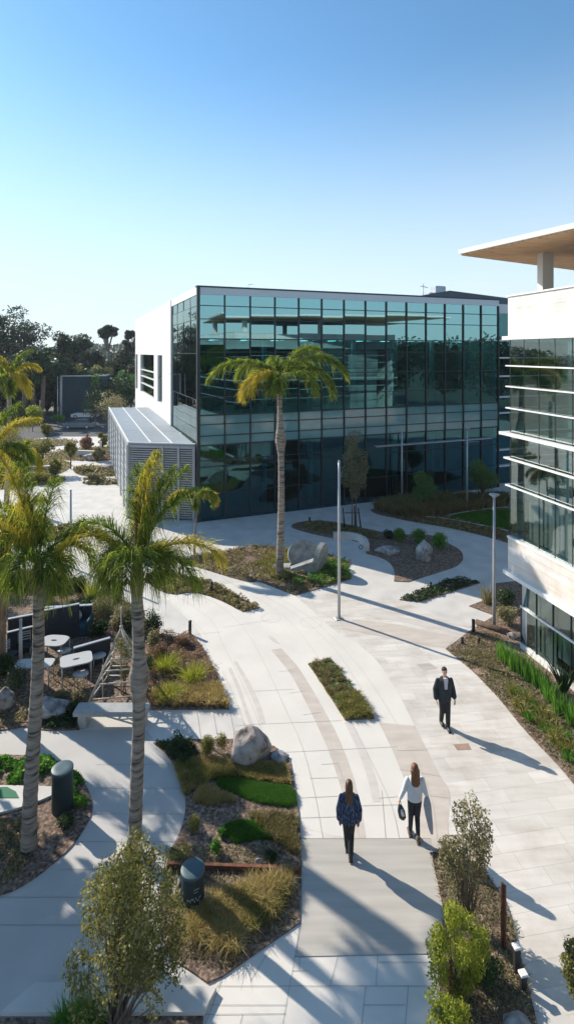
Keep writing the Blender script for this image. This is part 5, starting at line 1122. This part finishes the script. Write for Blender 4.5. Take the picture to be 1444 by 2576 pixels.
# ---- far left: shed, cars, low walls, road edge
M['shed'] = mat('blue_grey_metal_cladding', (.022, .055, .075), .8, metal=0, var=.12, scale=.5)
b0, b1 = P(155, 1050), P(268, 1047)
t = thing('metal_shed', 'blue grey corrugated metal shed behind the parked cars', 'building', b0)
zt = H-(946-HY)*b0.y/F; d = (b1-b0); nn = Vector((-d.y, d.x, 0)).normalized()
mb = MB(); L = d.length; k = int(L/.35)
for i in range(k): p = d*(i/k); q_ = d*((i+.55)/k); mb.wall(p.xy, q_.xy, 0, zt, .12, .05)
mb.build('cladding_ribs', M['shed'], t); MB().prism([(0, 0), d.xy, (d+nn*9).xy, (nn*9).xy], 0, zt-.02).build('walls', M['shed'], t)
MB().wall((-.25, 0), (.15, 0), 0, zt+.1, .3, .15).build('corner_trim', M['trim'], t); MB().wall((0, 0), d.xy, zt-.05, zt+.12, .3, .1).build('roof_edge', M['trim'], t)
def car(label, c, rz, col, metal=.4, L=4.4, W=1.8, h=1.45):
    t = thing('parked_car', label, 'car', c, rz, 'cars parked beside the shed')
    m = mat('car_paint', col, .25, metal=metal); x = L/2; pr = [(-x, .30), (-x, .72), (-x*.93, .88), (-x*.55, .95), (x*.40, .98), (x*.80, .86), (x*.97, .70), (x, .34), (x*.9, .24), (-x*.9, .24)]
    def ext(pr, w0, taper=0):
        n = len(pr); vs = []
        for s_ in (-1, 1):
            for (a, z) in pr: vs.append((a, s_*(w0/2-(taper*(z-pr[0][1]) if taper else 0)), z))
        return MB().add(vs, [tuple(range(n)), tuple(range(2*n-1, n-1, -1))]+[(i, n+i, n+(i+1) % n, (i+1) % n) for i in range(n)])
    ext(pr, W).build('body', m, t)
    ext([(-x*.86, .90), (-x*.60, h-.06), (-x*.1, h-.03), (x*.12, h-.05), (x*.46, .94)], W*.93, .18).build('window_glass', mat('car_glass', (.02, .03, .035), .08), t)
    ext([(-x*.62, h-.10), (-x*.58, h-.02), (-x*.1, h), (x*.12, h-.02), (x*.16, h-.08)], W*.76, .1).build('roof', m, t)
    for sx in (-.62, .64):
        for sy in (-1, 1):
            w1 = MB().tube([(x*sx, sy*(W/2-.20), .32), (x*sx, sy*(W/2+.02), .32)], .32, 18).build('wheel', M['black'], t)
            MB().tube([(x*sx, sy*(W/2+.02), .32), (x*sx, sy*(W/2+.035), .32)], .20, 14).build('rim', M['steel'], w1)
    for sy in (-.62, .62):
        MB().box((x*.955, sy, .70), (.12, .30, .13)).build('headlight', M['whitem'], t); MB().box((-x*.98, sy, .74), (.08, .30, .14)).build('tail_light', M['rust'], t)
car('pale silver car parked close to the shed', P(214, 1051), math.pi+.1, (.75, .78, .82), .1); car('dark grey car parked in front of the silver one', P(200, 1077), math.pi+.05, (.20, .25, .30), .3)
car('silver car at the far left behind the hedge', P(8, 1052), .1, (.45, .48, .5))
for (pts, zz, lb) in ((((190, 1149), (236, 1151)), .7, 'low stone wall beside the pale boulder in the far garden'), (((60, 1184), (150, 1180)), .35, 'low white wall behind the multi stem tree'), (((-40, 1131), (70, 1128)), .3, 'low white wall at the far left of the garden')):
    a, b = P(*pts[0]), P(*pts[1]); t = thing('low_garden_wall', lb, 'wall', (a.x, a.y, 0)); MB().wall((0, 0), (b-a).xy, 0, zz, .4).build('wall', M['concrete'], t)
for (x, yb, h, lb) in ((220, 1133, 1.9, 'rust red post on the far bed'), (253, 1141, 1.4, 'small white post near the annex corner')):
    b = P(x, yb); o = MB().box((0, 0, h/2), (.22, .22, h), .2, .03).build('garden_post', M['rust'] if x == 220 else M['whitem']); o.location = b; tag(o, lb, 'post')
# distant wood beyond the parking, one mass
rs = np.random.RandomState(77); n = 15000
X = rs.uniform(-190, 5, n); Y = rs.uniform(140, 175, n); hz_ = np.array([9+5*mnoise.noise(Vector((x*.07, y*.1, 3)))+3.5*mnoise.noise(Vector((x*.25, y*.2, 9))) for x, y in zip(X, Y)])
o = quads('distant_wood', leaves(np.stack([X, Y, hz_*rs.uniform(.1, 1, n)**.5], 1), 1.5, rs), rs.beta(2, 2, n), LM['euc']); tag(o, 'far off dark wood closing the view on the left', 'wood', None, 'stuff')
X = rs.uniform(-420, 60, n); Y = rs.uniform(330, 390, n); hz_ = np.array([16+11*mnoise.noise(Vector((x*.022, y*.02, 5)))+4*mnoise.noise(Vector((x*.09, y*.1, 2))) for x, y in zip(X, Y)])
o = quads('distant_wood', leaves(np.stack([X, Y, hz_*rs.uniform(.1, 1, n)**.5], 1), 3.4, rs), rs.beta(2, 2, n), LM['euc']); tag(o, 'pale hazy wooded rise on the horizon between the trees', 'wood', None, 'stuff')

# ------------------------------------------------------------------ people
SK = mat('skin', (.60, .36, .27), .6); HB_ = mat('brown_hair', (.11, .05, .025), .55, var=.5, scale=30, stretch=(1, 1, .1)); HD = mat('dark_hair', (.03, .02, .018), .55)
def limb(mb, pts, rad, n=12):
    mb.tube([Vector(p) for p in pts], rad, n)
    for p, r in zip(pts, rad): mb.ball(p, r*.995, 10, 7)
def fuse(mb, name, m, parent, vox=.012, it=4):
    """fuse overlapping closed shapes into one continuous skin"""
    o = mb.build('raw', None); md = o.modifiers.new('r', 'REMESH'); md.mode = 'VOXEL'; md.voxel_size = vox; md.use_smooth_shade = True
    s_ = o.modifiers.new('s', 'SMOOTH'); s_.factor = .5; s_.iterations = it
    dg = bpy.context.evaluated_depsgraph_get(); me = bpy.data.meshes.new_from_object(o.evaluated_get(dg)); me.name = name
    raw = o.data; bpy.data.objects.remove(o); bpy.data.meshes.remove(raw); me.materials.clear()
    return link(name, me, m, parent)
def hand(mb, w, d, curl=.5):
    """palm, four unequal bent fingers and a thumb leaving the side, hanging from wrist w towards d"""
    w = Vector(w); d = Vector(d).normalized(); side = Vector((0, 1, 0)); inn = d.cross(side).normalized()
    if inn.x*w.x > 0: inn = -inn
    pc = w+d*.055
    for k in (-.022, 0, .022): limb(mb, [w+side*k*.6, pc+side*k, w+d*.095+side*k*1.2], [.017, .017, .014], 8)
    for k, L in ((-.033, .062), (-.011, .076), (.011, .082), (.033, .072)):
        a = w+d*.095+side*k; b = a+d*L*.45+inn*L*curl*.12; c = b+d*L*.33+inn*L*curl*.45; e = c+(d*.15+inn*.35*curl)*L
        limb(mb, [a, b, c, e], [.0095, .009, .0085, .007], 7)
    a = w+d*.035+side*.03; limb(mb, [a, a+d*.025+side*.026+inn*.012, a+d*.06+side*.034+inn*.022], [.012, .011, .008], 7)
def person(label, loc, rz, s, female, legs, arms, skin=SK):
    """legs: ((hip,knee,ankle) x2), arms: ((shoulder,elbow,wrist) x2); x to the right, y forward"""
    t = thing('person', label, 'person', loc, rz); t.scale = (s, s, s)
    mb = MB(); sh = .17 if female else .20; hp = .125 if female else .12
    mb.loft([(0, 0, .84, .08, .07), (0, 0, .90, hp+.03, .105), (0, 0, 1.0, hp+.015, .10), (0, 0, 1.10, .115, .085), (0, 0, 1.25, .145, .10), (0, 0, 1.38, sh-.03, .10), (0, -.005, 1.45, sh-.09, .075), (0, -.005, 1.49, .06, .055)], 20)
    for hpj, kn, an in legs:
        limb(mb, [hpj, kn, an], [.083, .053, .038]); mb.ball((an[0], an[1]-.01, an[2]-.03), (.038, .05, .04)); mb.ball((an[0], an[1]+.09, an[2]-.045), (.044, .10, .032))
    for a in arms:
        limb(mb, a, [.050, .038, .026]); hand(mb, a[2], Vector(a[2])-Vector(a[1]))
    limb(mb, [(0, -.01, 1.44), (0, .005, 1.56)], [.056, .05])
    mb.ball((0, .005, 1.655), (.074, .092, .105), 18, 14); mb.ball((0, .03, 1.60), (.056, .062, .058)); mb.ball((0, .088, 1.565), (.026, .02, .02))
    mb.tube([(0, .093, 1.675), (0, .118, 1.635)], [.009, .014], 8); mb.ball((0, .112, 1.634), .014)
    mb.ball((0, .094, 1.596), (.024, .009, .008))
    for sx in (-1, 1): mb.ball((sx*.075, -.005, 1.645), (.012, .022, .032))
    fuse(mb, 'body', skin, t, .008, 2)
    for sx in (-.031, .031): MB().ball((sx, .091, 1.662), (.011, .007, .007), 8, 6).build('eye', M['black'], t)
    return t
def trousers(t, legs, m, r=(.10, .068, .058), top=1.04):
    mb = MB(); mb.loft([(0, 0, .86, .15, .11), (0, 0, .95, .155, .122), (0, 0, top, .14, .108)], 20)
    for hpj, kn, an in legs:
        a = Vector(an)+(Vector(kn)-Vector(an)).normalized()*.03; limb(mb, [hpj, kn, a], r)
    fuse(mb, 'trousers', m, t, .012, 3)
def shoes(t, legs, m):
    for _, kn, an in legs:
        mb = MB(); mb.ball((an[0], an[1]+.06, an[2]-.045), (.052, .135, .042), 14, 8); limb(mb, [(an[0], an[1]-.01, an[2]-.02), (an[0], an[1]-.01, an[2]+.03)], [.05, .048]); mb.box((an[0], an[1]+.055, an[2]-.075), (.09, .27, .02), 0, .005)
        mb.build('shoe', m, t)
BLK = mat('black_trousers', (.018, .02, .025), .85, var=.2, scale=20, bump=.3)
SHOE = mat('dark_shoe_leather', (.03, .025, .022), .5)
# man walking towards the viewer
JK = mat('dark_jacket_cloth', (.018, .028, .036), .85, var=.35, scale=14, bump=.5)
legs = [((-.085, 0, .90), (-.085, .06, .50), (-.07, .11, .09)), ((.085, 0, .90), (.075, .02, .49), (.055, -.12, .12))]
arms = [((-.205, -.01, 1.40), (-.275, -.03, 1.12), (-.285, .05, .87)), ((.205, -.01, 1.40), (.285, -.02, 1.13), (.27, .06, .88))]
t = person('person walking towards the viewer in dark open jacket, pale shirt and black trousers', P(1118, 1829), math.pi+.05, 1.03, False, legs, arms)
trousers(t, legs, BLK, (.105, .078, .066)); shoes(t, legs, SHOE)
mb = MB(); mb.loft([(0, -.01, .80, .205, .155), (0, -.005, .95, .20, .15), (0, 0, 1.12, .215, .14), (0, 0, 1.30, .222, .135), (0, 0, 1.40, .20, .12), (0, -.005, 1.47, .12, .09), (0, -.01, 1.50, .075, .065)], 24)
for a in arms:
    e = Vector(a[1]); wv = Vector(a[2]); limb(mb, [a[0], e, e.lerp(wv, .85)], [.056, .060, .074])
fuse(mb, 'jacket', JK, t, .014, 4)
sh = MB()       # shirt front showing between the lapels
sh.hexa([(-.05, .125, 1.20), (.055, .125, 1.20), (.055, .150, 1.20), (-.05, .150, 1.20), (-.062, .065, 1.51), (.066, .065, 1.51), (.066, .135, 1.51), (-.062, .135, 1.51)]); sh.build('shirt', mat('pale_shirt', (.50, .50, .56), .8, bump=.3, scale=12), t)
for sx in (-1, 1): MB().tube([(sx*.08, .085, 1.50), (sx*.078, .138, 1.36), (sx*.055, .150, 1.17)], [.02, .026, .012], 8).build('lapel', JK, t)
mb = MB(); mb.ball((0, -.012, 1.69), (.082, .095, .085), 16, 12); mb.ball((0, .030, 1.745), (.068, .050, .030)); mb.ball((0, -.06, 1.63), (.07, .05, .06)); fuse(mb, 'hair', HD, t, .01, 3)
# woman in the blue knit, walking away
def long_hair(t, m, L=.42, wd=.085):
    mb = MB(); mb.ball((0, -.012, 1.68), (.086, .102, .098), 16, 12)
    mb.loft([(0, -.105, 1.70-L-.10, wd*.45, .018), (0, -.11, 1.70-L, wd*.95, .03), (0, -.10, 1.46, wd, .045), (0, -.075, 1.56, wd*.95, .06), (0, -.04, 1.66, wd*.98, .075)], 18)
    fuse(mb, 'hair', m, t, .010, 3)
KN = mat('blue_patterned_knit', (.03, .05, .10), .9, scale=28, ramp=[(.38, (.012, .02, .05)), (.52, (.03, .055, .12)), (.66, (.16, .21, .30))], stretch=(1.6, 1.6, .35), bump=.6, detail=5)
legs = [((-.075, 0, .90), (-.055, .05, .50), (-.035, .10, .09)), ((.075, 0, .90), (.05, .03, .49), (.03, -.16, .12))]
arms = [((-.18, -.01, 1.39), (-.245, -.05, 1.12), (-.235, -.02, .86)), ((.18, -.01, 1.39), (.245, -.05, 1.12), (.235, -.03, .86))]
t = person('person with long brown hair walking away in a dark blue patterned cardigan', P(878, 2152), -.06, .97, True, legs, arms)
trousers(t, legs, BLK, (.10, .078, .062)); shoes(t, legs, SHOE)
mb = MB(); mb.loft([(0, 0, .80, .17, .13), (0, 0, .90, .205, .15), (0, 0, 1.12, .195, .14), (0, 0, 1.30, .205, .13), (0, 0, 1.40, .185, .12), (0, -.005, 1.46, .10, .085), (0, -.01, 1.49, .07, .065)], 24)
for a in arms: limb(mb, [a[0], a[1], Vector(a[2])+Vector((0, 0, .02))], [.056, .066, .062])
for sx in (-1, 1): limb(mb, [(sx*.19, -.02, .95), (sx*.20, -.03, .70)], [.05, .015])
for a in range(12): limb(mb, [(.18*math.cos(a*.52), .13*math.sin(a*.52), .84), (.18*math.cos(a*.52), .13*math.sin(a*.52), .74)], [.02, .008], 7)
fuse(mb, 'cardigan', KN, t, .014, 3); long_hair(t, HB_, .36, .095)
# woman in the white blouse, walking away
WB = mat('white_blouse', (.66, .68, .72), .8, var=.05, scale=10, bump=.5, bscale=14)
legs = [((-.075, 0, .90), (-.085, .02, .50), (-.085, .08, .09)), ((.075, 0, .90), (.07, .03, .49), (.055, -.12, .11))]
arms = [((-.17, 0, 1.39), (-.25, -.01, 1.15), (-.33, .02, .94)), ((.17, 0, 1.39), (.24, -.03, 1.14), (.30, .04, .98))]
pl = P(1043, 2110)
t = person('person with long auburn hair walking away in a white blouse and black leggings', pl, 0.0, 1.0, True, legs, arms)
HR = mat('auburn_hair', (.17, .07, .03), .55, var=.5, scale=30, stretch=(1, 1, .1))
trousers(t, legs, mat('navy_leggings', (.012, .016, .03), .8), (.098, .064, .048)); shoes(t, legs, mat('tan_shoe', (.14, .10, .08), .6))
mb = MB(); mb.loft([(0, 0, .93, .165, .13), (0, 0, .96, .18, .14), (0, 0, 1.12, .175, .13), (0, 0, 1.30, .185, .13), (0, 0, 1.40, .165, .115), (0, -.005, 1.46, .10, .085), (0, -.01, 1.49, .07, .065)], 24)
for a in arms: e = Vector(a[1]); wv = Vector(a[2]); limb(mb, [a[0], e, e.lerp(wv, .93)], [.066, .062, .045])
fuse(mb, 'blouse', WB, t, .012, 3); long_hair(t, HR, .33, .112)
# what she carries
t = thing('handbag', 'dark grey handbag with pale front hanging from the left hand of the person in white', 'bag', (pl.x-.33, pl.y+.02, .42), .1)
mb = MB(); mb.loft([(0.06, 0, 0, .045, .03), (.05, 0, .05, .085, .05), (.02, 0, .20, .09, .05), (-.01, 0, .34, .05, .03)], 18); mb.build('body', mat('dark_bag', (.04, .05, .055), .6, var=.3, scale=10), t)
MB().loft([(.05, -.052, .12, .03, .006), (.03, -.055, .20, .04, .008), (.01, -.045, .28, .02, .006)], 12).build('front_patch', WB, t)
MB().tube([(-.03, 0, .33), (-.035, 0, .42), (-.02, .015, .47), (.005, 0, .42), (.01, 0, .33)], .010, 7).build('handle', M['black'], t)
o = MB().loft([(.10, 0, .10, .03, .02), (.07, 0, .25, .06, .035), (.02, 0, .55, .085, .05), (-.01, 0, .80, .09, .055), (-.02, 0, .95, .06, .05), (-.02, 0, 1.0, .03, .03)], 18).build('draped_coat', mat('grey_blue_cloth', (.36, .39, .45), .85, var=.15, scale=9, bump=.8))
o.location = (pl.x+.31, pl.y+.0, .0); tag(o, 'grey blue coat draped over the right forearm of the person in white', 'coat')

# ------------------------------------------------------------------ the air
hz = MB().box((-60, 225, 29), (900, 640, 64)).build('haze', None)
hm = bpy.data.materials.new('thin_air'); hm.use_nodes = True; hn = hm.node_tree.nodes; hn.remove(hn['Principled BSDF'])
pv = hn.new('ShaderNodeVolumePrincipled'); pv.inputs['Color'].default_value = (.86, .92, 1, 1); pv.inputs['Density'].default_value = .0003; pv.inputs['Anisotropy'].default_value = 0
hm.node_tree.links.new(pv.outputs[0], hn['Material Output'].inputs['Volume']); hz.data.materials.append(hm); tag(hz, 'thin bluish haze in the air over the whole campus', 'haze', None, 'stuff')

# denser planting at the far left, in front of the wood
for i, (x, wpx, ty, by, mm, lb) in enumerate(((240, 70, 968, 1062, 'dark', 'large dark shrub covering the right half of the shed'), (300, 60, 940, 1050, 'dark', 'tall dark shrub squeezed between shed and white wall'), (20, 70, 1070, 1120, 'bush', 'loose green shrub at the far left garden edge'), (45, 40, 1108, 1160, 'bush', 'sunlit green shrub in the far left bed'), (140, 36, 1150, 1200, 'bush', 'small sunlit shrub below the multi stem tree'),
        (15, 60, 1150, 1215, 'yellow', 'yellow green shrub at the far left behind the palms'), (285, 30, 1105, 1140, 'yellow', 'yellowish shrub at the foot of the annex left face'), (90, 60, 1185, 1215, 'bush', 'low green shrub in the curved far bed'), (235, 50, 1190, 1212, 'olive', 'low bronze shrub on the small far bed'), (120, 30, 1060, 1096, 'bush', 'small tree beside the parking kerb'))):
    b = P(x, by); h = (by-ty)*b.y/F
    tree('garden_shrub', lb, 'shrub', b, h, wpx*b.y/F, h*.1, 700+i, n=2400, leaf=.28 if by < 1100 else .18, m=mm, nb=14, r0=.07, blob=.42, group='shrubs and small trees of the far garden')

for i, (x, wpx, ty, Y, mm, lb) in enumerate(((5, 90, 905, 99, 'clipped', 'mid green tree at the far left edge in front of the eucalyptus'), (70, 80, 900, 100, 'bush', 'olive tree between the dark palms and the eucalyptus'), (150, 70, 898, 104, 'clipped', 'green tree showing just above the left end of the shed'), (195, 70, 905, 103, 'bush', 'sunlit olive tree above the middle of the shed'), (250, 60, 925, 96, 'clipped', 'leafy green tree touching the right end of the shed'), (310, 60, 915, 101, 'clipped', 'leafy tree beside the far edge of the white wall'), (280, 80, 890, 125, 'euc', 'hazy grey tree under the umbrella eucalyptus'))):
    b = Vector(((x-CX)/F*Y, Y, 0)); h = H+(HY-ty)*Y/F
    tree('background_tree', lb, 'tree', b, h, wpx*Y/F, .4, 800+i, n=4200, leaf=.42, m=mm, nb=24, r0=.25, blob=.38, group='green trees of the far wood', vary=.6)
